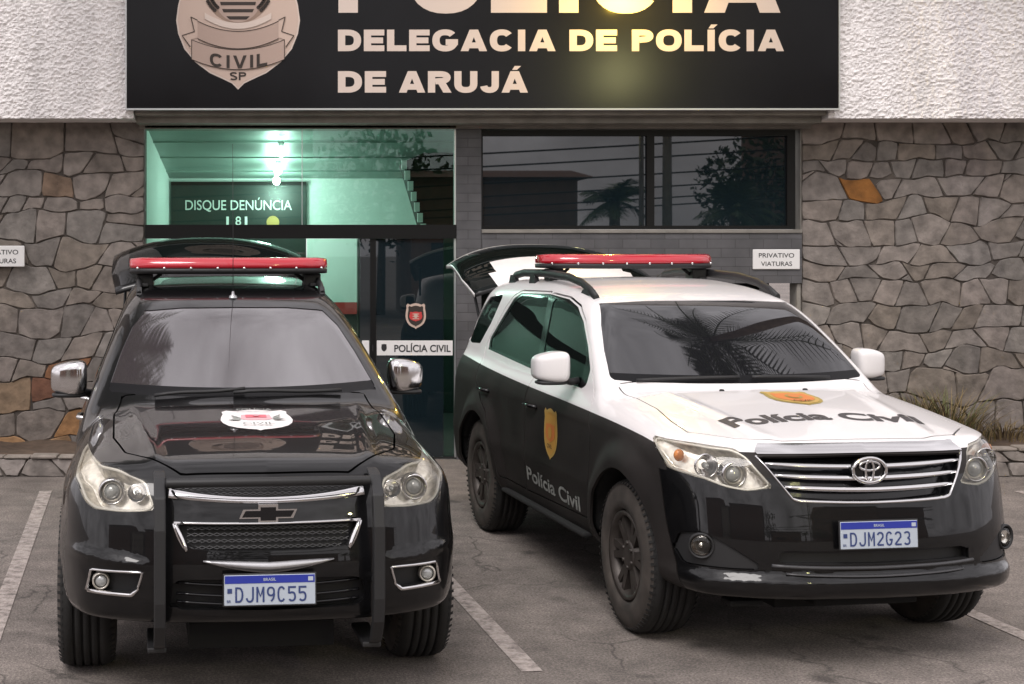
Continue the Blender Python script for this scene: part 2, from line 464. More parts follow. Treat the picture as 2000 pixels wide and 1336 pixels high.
class Skin:
    """polygon mesh that can be cut along level lines and labelled"""
    def __init__(s, V, F):
        s.V = [tuple(v) for v in V]; s.F = F; s.L = ['body']*len(F)
    def arr(s): return np.array(s.V)
    def cut(s, fn, where=None, level=0.0):
        V = s.arr(); val = fn(V)-level
        val = np.where(np.abs(val) < 4e-4, 4e-4, val)
        pos = val > 0
        if where is not None:
            ok = where(V)
        else: ok = np.ones(len(V), bool)
        pl = pos.tolist(); okl = ok.tolist(); vl = val.tolist()
        new = {}; F2 = []; L2 = []
        for f, lab in zip(s.F, s.L):
            c = sum(pl[i] for i in f)
            if c == 0 or c == len(f) or not any(okl[i] for i in f):
                F2.append(f); L2.append(lab); continue
            A = []; B = []
            for k in range(len(f)):
                i = f[k]; j = f[(k+1) % len(f)]
                (A if pl[i] else B).append(i)
                if pl[i] != pl[j]:
                    key = (i, j) if i < j else (j, i)
                    if key not in new:
                        t = vl[i]/(vl[i]-vl[j]); a = s.V[i]; b = s.V[j]
                        new[key] = len(s.V)
                        s.V.append(tuple(a[q]+t*(b[q]-a[q]) for q in range(3)))
                    A.append(new[key]); B.append(new[key])
            for q in (A, B):
                if len(q) >= 3: F2.append(tuple(q)); L2.append(lab)
        s.F = F2; s.L = L2
    def centers(s):
        V = s.arr(); n = np.array([len(f) for f in s.F])
        flat = np.fromiter((i for f in s.F for i in f), int, n.sum())
        return np.add.reduceat(V[flat], np.concatenate([[0], np.cumsum(n)[:-1]]), axis=0)/n[:, None]
    def label(s, cond, lab, only=None):
        C = s.centers(); m = cond(C)
        for i in np.nonzero(m)[0]:
            if only is None or s.L[i] in only: s.L[i] = lab
    def region(s, fn, where, lab, only=None, gap=0.0):
        """cut along fn = 0, faces inside become lab; gap leaves an open seam of that width"""
        V = s.arr()
        if gap:
            s.cut(fn, where, gap/2); s.cut(fn, where, -gap/2)
            s.label(lambda C: (fn(C) < -gap/2) & where(C), lab, only)
            s.label(lambda C: (np.abs(fn(C)) <= gap/2) & where(C), 'seam', None if only is None else set(only) | {lab})
        else:
            s.cut(fn, where)
            s.label(lambda C: (fn(C) < 0) & where(C), lab, only)
    def part(s, labs):
        """vertices and faces of the given labels"""
        if isinstance(labs, str): labs = (labs,)
        F = [f for f, l in zip(s.F, s.L) if l in labs]
        used = sorted({i for f in F for i in f}); mp = {i: k for k, i in enumerate(used)}
        V = s.arr()[used] if used else np.zeros((0, 3))
        return V, [tuple(mp[i] for i in f) for f in F]
PICKUP_FRONT = dict(   # the all-black car
    wb=2.845, rw=.388, ra=.44, flare=.022, fw=.20, cowl=.35,
    front=[(.15, -.72), (.25, -.80), (.36, -.865), (.5, -.90), (.62, -.905), (.72, -.89), (.85, -.86), (.95, -.82), (1.05, -.76), (1.2, -.65)],
    sweep=[(0, 0), (.3, .012), (.5, .045), (.65, .10), (.75, .17), (.85, .31), (.93, .58), (1.1, 1.5)],
    hood=[(-.95, .94), (-.80, 1.00), (-.70, 1.045), (-.5, 1.085), (-.08, 1.135), (.3, 1.175), (.6, 1.205), (1.0, 1.23), (4.0, 1.3)],
    crown=[(0, 0), (.3, .006), (.5, .016), (.65, .036), (.8, .080), (.95, .17)],
    plan=[(-.9, .83), (-.5, .862), (0, .872), (.7, .875), (1.5, .885), (2.8, .90), (3.5, .89), (4.0, .84)],
    tuck=[(.15, -.10), (.3, -.05), (.5, -.012), (.7, 0), (.85, -.004), (.95, -.025), (1.05, -.065), (1.15, -.095), (1.25, -.13), (1.4, -.2)],
    belt=[(.3, 1.17), (1.0, 1.13), (2.5, 1.16), (4.0, 1.22)],
    cab=[(1.0, .855), (1.15, .805), (1.3, .75), (1.5, .67), (1.65, .61), (1.75, .57), (1.85, .51)],
    roof=[(.9, 1.50), (1.2, 1.63), (1.45, 1.70), (1.8, 1.755), (2.3, 1.785), (3.0, 1.77), (3.6, 1.73), (4.0, 1.68)],
    rear=[(.2, 3.80), (.4, 3.95), (.6, 3.98), (.8, 3.95), (1.0, 3.92), (1.2, 3.88), (1.5, 3.75), (1.8, 3.55)],
    sill=[(-1, .375), (-.6, .385), (-.3, .385), (0, .36), (2.8, .30), (4, .36)],
    ws=(.43, 1.20, 1.95, .22), rcrown=.06, ka=.06, kr=.12, ks=.08, kf=.075,
    crease=[(.62, .05, .006)],
    face=[lambda ax, z: -.016*np.exp(-((z-.645-.10*(ax-.62))/.020)**2)*sstep(.46, .60, ax)*(1-sstep(.80, .88, ax))],
    ridge=[(lambda y: .46+.10*(y+.7), .035, .012, -.75, .55)],
)
SUV_TWOTONE = dict(    # the white-over-black car
    wb=2.75, rw=.388, ra=.445, flare=.045, fw=.17, cowl=.33,
    front=[(.15, -.70), (.26, -.80), (.34, -.87), (.45, -.89), (.6, -.885), (.72, -.865), (.85, -.835), (.95, -.80), (1.03, -.76), (1.2, -.66)],
    sweep=[(0, 0), (.3, .015), (.5, .055), (.65, .12), (.75, .195), (.85, .335), (.93, .60), (1.1, 1.5)],
    hood=[(-.95, .93), (-.82, .985), (-.74, 1.03), (-.5, 1.085), (-.1, 1.145), (.2, 1.18), (.5, 1.21), (1.0, 1.24), (4.0, 1.3)],
    crown=[(0, 0), (.3, .006), (.5, .013), (.65, .028), (.8, .058), (.95, .13)],
    plan=[(-.9, .87), (-.5, .888), (0, .892), (.7, .885), (1.5, .885), (2.8, .895), (3.4, .89), (3.9, .84)],
    tuck=[(.15, -.10), (.3, -.05), (.5, -.012), (.7, 0), (.9, -.002), (1.0, -.004), (1.1, -.030), (1.2, -.085), (1.4, -.2)],
    belt=[(.3, 1.19), (1.0, 1.14), (2.5, 1.17), (4.0, 1.22)],
    cab=[(1.0, .865), (1.15, .82), (1.3, .775), (1.5, .705), (1.65, .65), (1.75, .60), (1.85, .53)],
    roof=[(.8, 1.50), (1.1, 1.63), (1.35, 1.695), (1.7, 1.74), (2.2, 1.765), (2.9, 1.755), (3.4, 1.72), (3.8, 1.67)],
    rear=[(.2, 3.65), (.4, 3.80), (.6, 3.82), (.8, 3.79), (1.0, 3.76), (1.2, 3.72), (1.5, 3.60), (1.8, 3.42)],
    sill=[(-1, .335), (-.5, .345), (0, .355), (2.8, .34), (3.9, .40)],
    ws=(.42, 1.20, 1.45, .22), rcrown=.055, ka=.06, kr=.12, ks=.085, kf=.09,
    crease=[(.66, .05, .006)],
    face=[lambda ax, z: -.030*(1-sstep(.415, .47, z))-.012*(1-sstep(.40, .46, z))*sstep(.5, .8, ax)],
    ridge=[(lambda y: .40+.13*(y+.7), .04, .010, -.7, .5)],
)
CAR_BLACK = (-.19, 7.10, math.radians(6.0))
CAR_TWOTONE = (2.58, 7.72, math.radians(8.2))
# ------------------------------------------------------------------ materials of the place
M_mortar = mat('dark_mortar', (.085, .072, .062), .95, var=.5, scale=6)
M_stone = mat('rubble_stone', (.2, .17, .15), .9, attr='tone', var=.36, scale=8, bump=1.0, bscale=22, detail=10)
M_rough = mat('roughcast_paint', (.84, .81, .80), .9, var=.11, scale=2.5, detail=9, stretch=(2.2, 2.2, .45))
M_conc = mat('weathered_concrete', (.24, .225, .20), .9, var=.2, scale=5, bump=.3)
M_tile = None
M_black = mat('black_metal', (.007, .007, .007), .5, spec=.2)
M_alu = mat('brushed_aluminium', (.55, .56, .56), .4, metal=.85)
M_white = mat('white_board', (.78, .77, .76), .5)
M_ink = mat('black_print', (.02, .02, .022), .6)
M_letter = mat('cream_print', (.62, .52, .46), .55)
M_sign = mat('black_sign_face', (.008, .008, .009), .15, spec=.16, var=.15, scale=2)
M_tan = mat('tan_print', (.55, .42, .35), .6)
M_tan2 = mat('dull_tan_print', (.42, .31, .26), .6)
M_dk = mat('dark_print', (.035, .025, .02), .7)
M_red = mat('red_print', (.55, .05, .05), .5)
M_orange = mat('orange_print', (.62, .20, .05), .5)
M_gold = mat('gold_print', (.50, .33, .09), .5)
M_pane = clear_glass('green_clear_glass', (.74, .94, .86), 1.0)
M_dark_pane = mat('dark_window_film', (.008, .015, .019), .012, ior=1.75)
M_room = mat('painted_room_wall', (.72, .78, .75), .8)
M_ceil = mat('painted_ceiling', (.26, .34, .31), .45, spec=.6)
M_board = mat('dark_green_board', (.01, .02, .018), .4)
M_wtile = mat('white_wall_tiles', (.86, .88, .86), .3)
M_floor = mat('room_floor_tiles', (.06, .06, .06), .4)
M_bulb = mat('lit_bulb', (1, 1, 1), .5, emit=14, emit_col=(.85, 1, .93))
M_soil = mat('dry_soil', (.10, .07, .05), .95, var=.3, scale=12)
M_leaf = mat('weed_leaf', (.10, .11, .035), .7, var=.35, scale=30)
M_brown = mat('withered_stem', (.10, .07, .04), .85, var=.3, scale=30)
M_dry = mat('dry_grass', (.22, .16, .07), .8, var=.3, scale=30)

def slate():
    """small grey slate tiles laid in courses"""
    m = mat('slate_tile_courses', (.09, .088, .092), .6); n = m.node_tree.nodes; l = m.node_tree.links; b = n['Principled BSDF']
    t = n.new('ShaderNodeTexCoord'); mp = n.new('ShaderNodeMapping'); mp.inputs['Rotation'].default_value = (rad(-90), 0, 0)
    br = n.new('ShaderNodeTexBrick'); br.inputs['Scale'].default_value = 1; br.inputs['Brick Width'].default_value = .26
    br.inputs['Row Height'].default_value = .085; br.inputs['Mortar Size'].default_value = .003
    br.inputs['Color1'].default_value = (.10, .098, .103, 1); br.inputs['Color2'].default_value = (.075, .074, .078, 1); br.inputs['Mortar'].default_value = (.05, .048, .05, 1)
    z = n.new('ShaderNodeTexNoise'); z.inputs['Scale'].default_value = 6; z.inputs['Detail'].default_value = 6
    r = n.new('ShaderNodeMapRange'); r.inputs['To Min'].default_value = .6; r.inputs['To Max'].default_value = 1.4
    x = n.new('ShaderNodeMix'); x.data_type = 'RGBA'; x.blend_type = 'MULTIPLY'; x.inputs[0].default_value = 1
    q = n.new('ShaderNodeBump'); q.inputs['Strength'].default_value = .4; q.inputs['Distance'].default_value = .006
    l.new(t.outputs['Object'], mp.inputs[0]); l.new(mp.outputs[0], br.inputs['Vector']); l.new(t.outputs['Object'], z.inputs['Vector'])
    l.new(z.outputs['Fac'], r.inputs['Value']); l.new(br.outputs['Color'], x.inputs[6]); l.new(r.outputs[0], x.inputs[7])
    l.new(x.outputs[2], b.inputs['Base Color']); l.new(br.outputs['Fac'], q.inputs['Height']); q.invert = True; l.new(q.outputs[0], b.inputs['Normal'])
    return m
M_tile = slate()

def asphalt():
    m = mat('worn_asphalt', (.1, .09, .085), .92); n = m.node_tree.nodes; l = m.node_tree.links; b = n['Principled BSDF']
    t = n.new('ShaderNodeTexCoord')
    def noise_(sc, det, lo, hi, a, bb, rough=.6):
        z = n.new('ShaderNodeTexNoise'); z.inputs['Scale'].default_value = sc; z.inputs['Detail'].default_value = det; z.inputs['Roughness'].default_value = rough
        r = n.new('ShaderNodeMapRange'); r.inputs['From Min'].default_value = lo; r.inputs['From Max'].default_value = hi
        r.inputs['To Min'].default_value = a; r.inputs['To Max'].default_value = bb
        l.new(t.outputs['Object'], z.inputs['Vector']); l.new(z.outputs['Fac'], r.inputs['Value']); return r.outputs[0], z.outputs['Fac']
    def mul(a, c):
        x = n.new('ShaderNodeMix'); x.data_type = 'RGBA'; x.blend_type = 'MULTIPLY'; x.inputs[0].default_value = 1
        l.new(a, x.inputs[6]); l.new(c, x.inputs[7]); return x.outputs[2]
    big, bf = noise_(.55, 7, .38, .62, 0, 1, .65)
    cr = n.new('ShaderNodeMix'); cr.data_type = 'RGBA'; l.new(big, cr.inputs[0])
    cr.inputs[6].default_value = (.185, .160, .143, 1); cr.inputs[7].default_value = (.265, .228, .205, 1)
    mid, _ = noise_(3.5, 9, .3, .7, .66, 1.32, .7); fine, ff = noise_(75, 3, .32, .68, .55, 1.45)
    v = n.new('ShaderNodeTexVoronoi'); v.inputs['Scale'].default_value = 130; l.new(t.outputs['Object'], v.inputs['Vector'])
    vr = n.new('ShaderNodeMapRange'); vr.inputs['From Max'].default_value = .55; vr.inputs['To Min'].default_value = 1.25; vr.inputs['To Max'].default_value = .75
    l.new(v.outputs['Distance'], vr.inputs['Value'])
    c = mul(mul(mul(cr.outputs[2], mid), fine), vr.outputs[0])
    # hairline cracks, only here and there
    cv = n.new('ShaderNodeTexVoronoi'); cv.feature = 'DISTANCE_TO_EDGE'; cv.inputs['Scale'].default_value = .8; cv.inputs['Randomness'].default_value = 1
    wz = n.new('ShaderNodeTexNoise'); wz.inputs['Scale'].default_value = 3; wz.inputs['Detail'].default_value = 5; wx = n.new('ShaderNodeMix'); wx.data_type = 'RGBA'; wx.blend_type = 'LINEAR_LIGHT'; wx.inputs[0].default_value = .18
    l.new(t.outputs['Object'], wz.inputs['Vector']); l.new(t.outputs['Object'], wx.inputs[6]); l.new(wz.outputs['Color'], wx.inputs[7]); l.new(wx.outputs[2], cv.inputs['Vector'])
    ck = n.new('ShaderNodeMapRange'); ck.inputs['From Max'].default_value = .010; ck.inputs['To Min'].default_value = .45; ck.inputs['To Max'].default_value = 1; l.new(cv.outputs['Distance'], ck.inputs['Value'])
    km, _ = noise_(.6, 2, .5, .56, 0, 1); kx = n.new('ShaderNodeMix'); kx.data_type = 'RGBA'; kx.inputs[6].default_value = (1, 1, 1, 1); l.new(km, kx.inputs[0]); l.new(ck.outputs[0], kx.inputs[7]); c = mul(c, kx.outputs[2])
    # oil drips
    dv = n.new('ShaderNodeTexVoronoi'); dv.inputs['Scale'].default_value = 1.7; l.new(wx.outputs[2], dv.inputs['Vector'])
    dr = n.new('ShaderNodeMapRange'); dr.inputs['From Min'].default_value = .05; dr.inputs['From Max'].default_value = .16; dr.inputs['To Min'].default_value = .45; dr.inputs['To Max'].default_value = 1; l.new(dv.outputs['Distance'], dr.inputs['Value']); c = mul(c, dr.outputs[0])
    # oil stains of their own shape where cars stand
    sp, _ = noise_(1.3, 3, .58, .72, 1, .55); c = mul(c, sp)
    l.new(c, b.inputs['Base Color'])
    q = n.new('ShaderNodeBump'); q.inputs['Strength'].default_value = .6; q.inputs['Distance'].default_value = .006
    l.new(v.outputs['Distance'], q.inputs['Height']); q.invert = True; l.new(q.outputs[0], b.inputs['Normal'])
    return m, c
M_asph, _ = asphalt()
def worn_paint(name, col, thr, soft=.12):
    """paint with chips worn through to the asphalt"""
    m = M_asph.copy(); m.name = name; n = m.node_tree.nodes; l = m.node_tree.links; b = n['Principled BSDF']
    src = b.inputs['Base Color'].links[0].from_socket
    t = [k for k in n if k.type == 'TEX_COORD'][0]
    z = n.new('ShaderNodeTexNoise'); z.inputs['Scale'].default_value = 14; z.inputs['Detail'].default_value = 9; z.inputs['Roughness'].default_value = .72
    r = n.new('ShaderNodeMapRange'); r.inputs['From Min'].default_value = thr-soft; r.inputs['From Max'].default_value = thr+soft
    x = n.new('ShaderNodeMix'); x.data_type = 'RGBA'; l.new(t.outputs['Object'], z.inputs['Vector']); l.new(z.outputs['Fac'], r.inputs['Value'])
    l.new(r.outputs[0], x.inputs[0]); l.new(src, x.inputs[6]); x.inputs[7].default_value = (*col, 1)
    l.new(x.outputs[2], b.inputs['Base Color']); return m

# ------------------------------------------------------------------ ground and markings
g = MB(); g.add([(-300, -300, 0), (300, -300, 0), (300, 300, 0), (-300, 300, 0)], [(0, 1, 2, 3)])
structure(g.build('parking_ground', M_asph))
M_line = worn_paint('worn_white_paint', (.46, .40, .37), .475, .12)
M_line2 = worn_paint('faint_white_paint', (.42, .37, .34), .53)
def strip(pts, w, z=.004):
    """flat ribbon on the ground"""
    V = []; n = len(pts)
    for i in range(n):
        a = Vector(pts[max(i-1, 0)]); b = Vector(pts[min(i+1, n-1)]); t = (b-a).normalized(); s = Vector((-t.y, t.x))*w/2
        p = Vector(pts[i]); V += [(p.x+s.x, p.y+s.y, z), (p.x-s.x, p.y-s.y, z)]
    return V, [(2*i, 2*i+1, 2*i+3, 2*i+2) for i in range(n-1)]
for xm in (-1.537, 1.02, 3.67, 6.3, -4.1):
    V, F = strip([(xm+.105*(7.72-y), y) for y in (6.86, 8.5, 10.2, 11.95)], .10)
    structure(mesh_obj('bay_line', V, F, M_line))
# ------------------------------------------------------------------ rubble stone facing
def clip(poly, nx, ny, c):
    out = []
    for i in range(len(poly)):
        a, b = poly[i-1], poly[i]
        da = nx*a[0]+ny*a[1]-c; db = nx*b[0]+ny*b[1]-c
        if (da < 0) != (db < 0):
            t = da/(da-db); out.append((a[0]+t*(b[0]-a[0]), a[1]+t*(b[1]-a[1])))
        if db < 0: out.append(b)
    return out

def rubble(name, x0, x1, z0, z1, y, seed, parent, rows=(.15, .29), cols=(.16, .37), accents=(), joint=.0035, tones=None, back=.12, relief=.009, wob=.10):
    """roughly squared stones of many sizes between wandering bed joints"""
    R = random.Random(seed); polys = []; zs = [z0]
    while zs[-1] < z1-.6*rows[0]: zs.append(zs[-1]+R.uniform(*rows))
    zs[-1] = z1; nb = len(zs)
    bed = lambda k, x: zs[k] if k in (0, nb-1) else zs[k]+wob*noise.noise(Vector((x*2.3, k*7.3, seed)))+.45*wob*noise.noise(Vector((x*6.5, k*3.1, seed+5)))
    def split(P, a, b):                                    # cut a convex-ish outline along the line a-b
        nx, ny = -(b[1]-a[1]), b[0]-a[0]; c = nx*a[0]+ny*a[1]
        return [q for q in (clip(P, nx, ny, c), clip(P, -nx, -ny, -c)) if len(q) > 2]
    for k in range(nb-1):
        x = x0; sl = 0
        while x < x1-.02:
            h = zs[k+1]-zs[k]; w_ = R.uniform(*cols)*(.75+.5*h/rows[1]); xe = x+w_
            if xe > x1-.16: xe = x1
            s2 = 0 if xe >= x1 else R.uniform(-.075, .075)
            n = max(2, int((xe-x)/.06)); P = []
            for i in range(n+1):
                xx = x+sl*-1+(xe-s2-x+sl)*i/n; P.append((xx, bed(k, xx)))
            for i in range(n+1):
                xx = xe+s2+(x+sl-xe-s2)*i/n; P.append((xx, bed(k+1, xx)))
            r = R.random(); cx, cz = (x+xe)/2, (zs[k]+zs[k+1])/2
            Q = [P]
            if r < .22 and h > .24: t = R.uniform(-.25, .25); m = R.uniform(-.12, .12)*h; Q = split(P, (x, cz+m-t*w_/2), (xe, cz+m+t*w_/2))
            elif r < .36: t = R.uniform(.3, .7)*h; d = R.choice((-1, 1)); e = R.choice((-1, 1)); Q = split(P, (cx+d*(w_/2-.13), cz+e*h*.75), (cx+d*(w_/2+.10), cz+e*(h*.5-t)))
            elif r < .46 and w_ > .4: t = R.uniform(-.09, .09); Q = split(P, (cx-t, zs[k]-.2), (cx+t, zs[k+1]+.2))
            polys += [q for q in Q if abs(sum(q[i-1][0]*q[i][1]-q[i][0]*q[i-1][1] for i in range(len(q)))) > .006]
            x = xe; sl = s2
    base = tones or [(.225, .19, .163), (.205, .178, .155), (.22, .185, .156), (.18, .158, .138), (.212, .178, .148), (.228, .195, .168), (.20, .178, .156), (.19, .158, .128)]
    cen = [(sum(a for a, b in P)/len(P), sum(b for a, b in P)/len(P)) for P in polys]
    special = {}
    for ax_, az_, ac in accents: special[min(range(len(cen)), key=lambda i: math.hypot(cen[i][0]-ax_, cen[i][1]-az_))] = ac
    V = []; F = []; T = []
    for idx, poly in enumerate(polys):
        cx, cz = cen[idx]; P = []
        for k in range(len(poly)):
            a, b = poly[k-1], poly[k]; L = math.hypot(b[0]-a[0], b[1]-a[1]); n = max(1, int(L/.045))
            for s in range(n): t = s/n; P.append((a[0]+t*(b[0]-a[0]), a[1]+t*(b[1]-a[1])))
        P = [p for i, p in enumerate(P) if math.hypot(p[0]-P[i-1][0], p[1]-P[i-1][1]) > .004]
        if len(P) < 3: continue
        for _ in range(1):                                  # blunt the corners a little
            P = [tuple(.12*P[i-1][q]+.76*P[i][q]+.12*P[(i+1) % len(P)][q] for q in (0, 1)) for i in range(len(P))]
        jt = joint*R.uniform(.15, 1.7); Q = []
        for (u, w) in P:
            d = max(.03, math.hypot(u-cx, w-cz)); k = max(.3, 1-(jt+.010*noise.noise(Vector((u*13, w*13, seed))))/d); Q.append((cx+(u-cx)*k, cz+(w-cz)*k))
        n = len(Q); dep = R.uniform(0, relief); tx, tz = R.uniform(-.03, .03), R.uniform(-.035, .035)
        f = R.uniform(.88, 1.12); col = [c*f*g_ for c, g_ in zip(R.choice(base), (.98, 1.0, 1.04))]
        if idx in special: col = list(special[idx])
        yy = lambda u, w, e: y-dep-e-tx*(u-cx)-tz*(w-cz)-.009*noise.noise(Vector((u*7, w*7, seed+3)))
        k0 = len(V)
        for (u, w) in Q: V.append((u, y+back*.4, w))
        for (u, w) in Q: V.append((u, yy(u, w, -.005), w))
        for (u, w) in Q:
            d = max(.01, math.hypot(u-cx, w-cz)); k = max(.15, 1-.007/d); V.append((cx+(u-cx)*k, y-dep-.006-tx*(u-cx)*k-tz*(w-cz)*k, cz+(w-cz)*k))
        for r in range(2):
            for k in range(n): a = k0+r*n+k; b = k0+r*n+(k+1) % n; F.append((a, b, b+n, a+n))
        F.append(tuple(range(k0+2*n, k0+3*n)))
        T += [col]*(3*n)
    nst = len(F); k0 = len(V)
    V += [(x0, y+.008, z0), (x1, y+.008, z0), (x1, y+.008, z1), (x0, y+.008, z1), (x0, y+back+.1, z0), (x1, y+back+.1, z0), (x1, y+back+.1, z1), (x0, y+back+.1, z1)]; T += [(.06, .048, .04)]*8
    F += [(k0, k0+1, k0+2, k0+3), (k0+4, k0+7, k0+6, k0+5), (k0, k0+4, k0+5, k0+1), (k0+1, k0+5, k0+6, k0+2), (k0+2, k0+6, k0+7, k0+3), (k0+3, k0+7, k0+4, k0)]
    o = mesh_obj(name, [(v[0]-parent.location.x, v[1]-parent.location.y, v[2]-parent.location.z) for v in V], F, [M_stone, M_mortar], parent, mi=[0]*nst+[1]*6)
    a = o.data.color_attributes.new('tone', 'FLOAT_COLOR', 'POINT'); a.data.foreach_set('color', np.array([(*c, 1) for c in T], np.float32).ravel())
    bm = bmesh.new(); bm.from_mesh(o.data); bmesh.ops.recalc_face_normals(bm, faces=bm.faces[:]); bm.to_mesh(o.data); bm.free()
    return o

class W:
    """shapes given in world metres, hung under a parent standing at some place"""
    def __init__(s, parent): s.p = parent; s.o = parent.location
    def build(s, mb, name, mats):
        mb.V = [(v[0]-s.o.x, v[1]-s.o.y, v[2]-s.o.z) for v in mb.V]
        return mb.build(name, mats, s.p)
    def sub(s, mb, name, mats, part):
        mb.V = [(v[0]-s.o.x, v[1]-s.o.y, v[2]-s.o.z) for v in mb.V]
        return mb.build(name, mats, part)

# ------------------------------------------------------------------ police station
DW = 13.76                                                   # facade plane
st = thing('police_station', 'police station front of rubble stone, roughcast white upper wall and glass entrance', 'building', (1.5, DW, 0))
w = W(st)
GX0, GX1 = PX(284, DW), PX(888, DW)                          # glass entrance
GZ1, TZ0, TZ1 = PZ(250, DW), PZ(466, DW), PZ(439, DW)        # head, dark transom
PXL, PXR = PX(940, DW), PX(1552, DW)                         # dark window
WZ0, WZ1 = PZ(445, DW), PZ(254, DW)
RX = PX(1563, DW)
TOPZ = 3.155
o_ = (.30, .125, .035)
rubble('stone_wall', -6.5, GX0-.01, 0, TOPZ, DW, 11, st, accents=((PX(125, DW), PZ(705, DW), (.20, .085, .04)), (PX(25, DW), PZ(850, DW), (.33, .19, .10)), (PX(60, DW), PZ(862, DW), (.34, .20, .10)), (PX(140, DW), PZ(850, DW), (.30, .16, .07)), (PX(85, DW), PZ(880, DW), (.28, .17, .09)), (PX(100, DW), PZ(745, DW), (.17, .08, .05)), (PX(15, DW), PZ(800, DW), (.24, .17, .11)), (PX(135, DW), PZ(750, DW), (.21, .10, .05)), (PX(120, DW), PZ(345, DW), (.20, .14, .10))))
rubble('stone_wall', RX+.01, 9.0, 0, TOPZ, DW, 23, st, accents=((PX(1686, DW), PZ(385, DW), (.25, .105, .025)),))
# roughcast upper wall in two wings beside the sign, pushed out over the stone
UY = 13.30; UZ = PZ(231, UY)
def roughcast(x0, x1, z0, z1, cell=.0105):
    nx = int((x1-x0)/cell); nzz = int((z1-z0)/cell); V = []; F = []
    for j in range(nzz+1):
        for i in range(nx+1):
            x = x0+(x1-x0)*i/nx; z = z0+(z1-z0)*j/nzz
            a = .7*noise.noise(Vector((x*19, z*27, 1)))+1.0*noise.noise(Vector((x*38, z*46, 4)))+.3*noise.noise(Vector((x*9, z*9, 9)))+.6*noise.noise(Vector((x*62, z*66, 2)))
            if i in (0, nx): x += 0
            d = .0155*max(-.8, a)
            zz = z+(.008*noise.noise(Vector((x*23, 3, 7))) if j == 0 else 0)
            V.append((x, UY-d, zz))
    for j in range(nzz):
        for i in range(nx):
            a = j*(nx+1)+i; F.append((a, a+1, a+nx+2, a+nx+1))
    k = len(V); V += [(x0, DW+.2, z0), (x1, DW+.2, z0), (x1, DW+.2, z1), (x0, DW+.2, z1)]
    bot = list(range(nx+1)); F.append(tuple(bot[::-1])+(k, k+1))
    lf = [j*(nx+1) for j in range(nzz+1)]; F.append(tuple(lf)+(k+3, k)); rg = [j*(nx+1)+nx for j in range(nzz+1)]; F.append(tuple(rg[::-1])+(k+1, k+2))
    mb = MB(); mb.add(V, F, False); return mb
SX0, SX1, SZ0 = PX(245, 13.2), PX(1640, 13.2), PZ(215, 13.2)
mb = roughcast(-4.6, SX0+.06, UZ, 4.35); wl = w.build(mb, 'roughcast_wall', M_rough)
mb = roughcast(SX1-.06, 6.9, UZ, 4.35); w.build(mb, 'roughcast_wall', M_rough)
mb = MB()
mb.box((-6.5, UY+.01, 4.36), (9, DW+.3, 6.2)); mb.box((-6.5, UY+.01, UZ+.02), (-4.61, DW+.3, 4.355)); mb.box((6.91, UY+.01, UZ+.02), (9, DW+.3, 4.355))
mb.box((-6.7, UY-.08, 6.2), (9.2, DW+.5, 6.36)); w.build(mb, 'parapet_wall', M_rough)
# weathered concrete lintel under the sign, and the wall behind it
mb = MB(); mb.box((SX0+.07, UY+.16, UZ-.03), (SX1-.07, DW+.2, 4.35)); mb.box((SX0+.07, UY+.02, SZ0-.035), (SX1-.07, UY+.155, SZ0+.05), .008)
mb.box((SX0+.07, DW-.03, PZ(252, DW)), (SX1-.07, DW+.21, UZ-.028)); w.build(mb, 'lintel', M_conc)
for a, b in ((-6.5, GX0-.01), (RX+.01, 9)):
    mb = MB(); mb.box((a, DW-.02, TOPZ), (b, DW+.2, UZ+.10)); w.build(mb, 'soffit', M_conc)
# slate tiles: pier and band under the window
mb = MB()
mb.box((GX1+.015, DW-.02, 0), (PXL-.002, DW+.25, PZ(252, DW)-.002)); w.build(mb, 'tiled_pier', M_tile)
BZ0 = PZ(553, DW)
mb = MB(); mb.box((PXL, DW-.03, BZ0), (RX+.005, DW+.22, WZ0-.05)); w.build(mb, 'tiled_band', M_tile)
mb = MB(); mb.box((PXR+.05, DW-.015, WZ0-.05), (RX+.005, DW+.2, PZ(252, DW)-.002)); w.build(mb, 'window_jamb', M_conc)
mb = MB(); mb.box((PXL, DW-.045, WZ0-.049), (RX+.004, DW+.1, WZ0-.015), .005); w.build(mb, 'window_sill', M_conc)
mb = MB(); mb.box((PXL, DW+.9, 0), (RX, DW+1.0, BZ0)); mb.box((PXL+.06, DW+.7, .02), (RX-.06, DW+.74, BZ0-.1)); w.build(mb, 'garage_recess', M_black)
mb = MB(); mb.box((RX-.035, DW-.01, 0), (RX+.005, DW+.2, BZ0-.002), .01); w.build(mb, 'recess_post', M_conc)
# dark strip window
mb = MB()
fw = .055
mb.box((PXL, DW-.02, WZ1-fw), (PXR, DW+.07, WZ1)); mb.box((PXL, DW-.02, WZ0-.013), (PXR, DW+.07, WZ0+.02))
mb.box((PXL, DW-.02, WZ0+.02), (PXL+.012, DW+.07, WZ1-fw)); mb.box((PXR-.075, DW-.02, WZ0+.02), (PXR, DW+.07, WZ1-fw))
xm = PX(1270, DW); mb.box((xm-.035, DW-.015, WZ0+.02), (xm+.035, DW+.06, WZ1-fw))
win = w.build(mb, 'window', M_black); win['label'] = 'wide dark tinted strip window above slate tiles'
for a, b, rot in ((PXL+.012, xm-.035, .0), (xm+.035, PXR-.075, .006)):
    mb = MB(); y = DW+.02; mb.box((a, y, WZ0+.02), (b, y+.012, WZ1-fw)); w.sub(mb, 'pane', M_dark_pane, win)
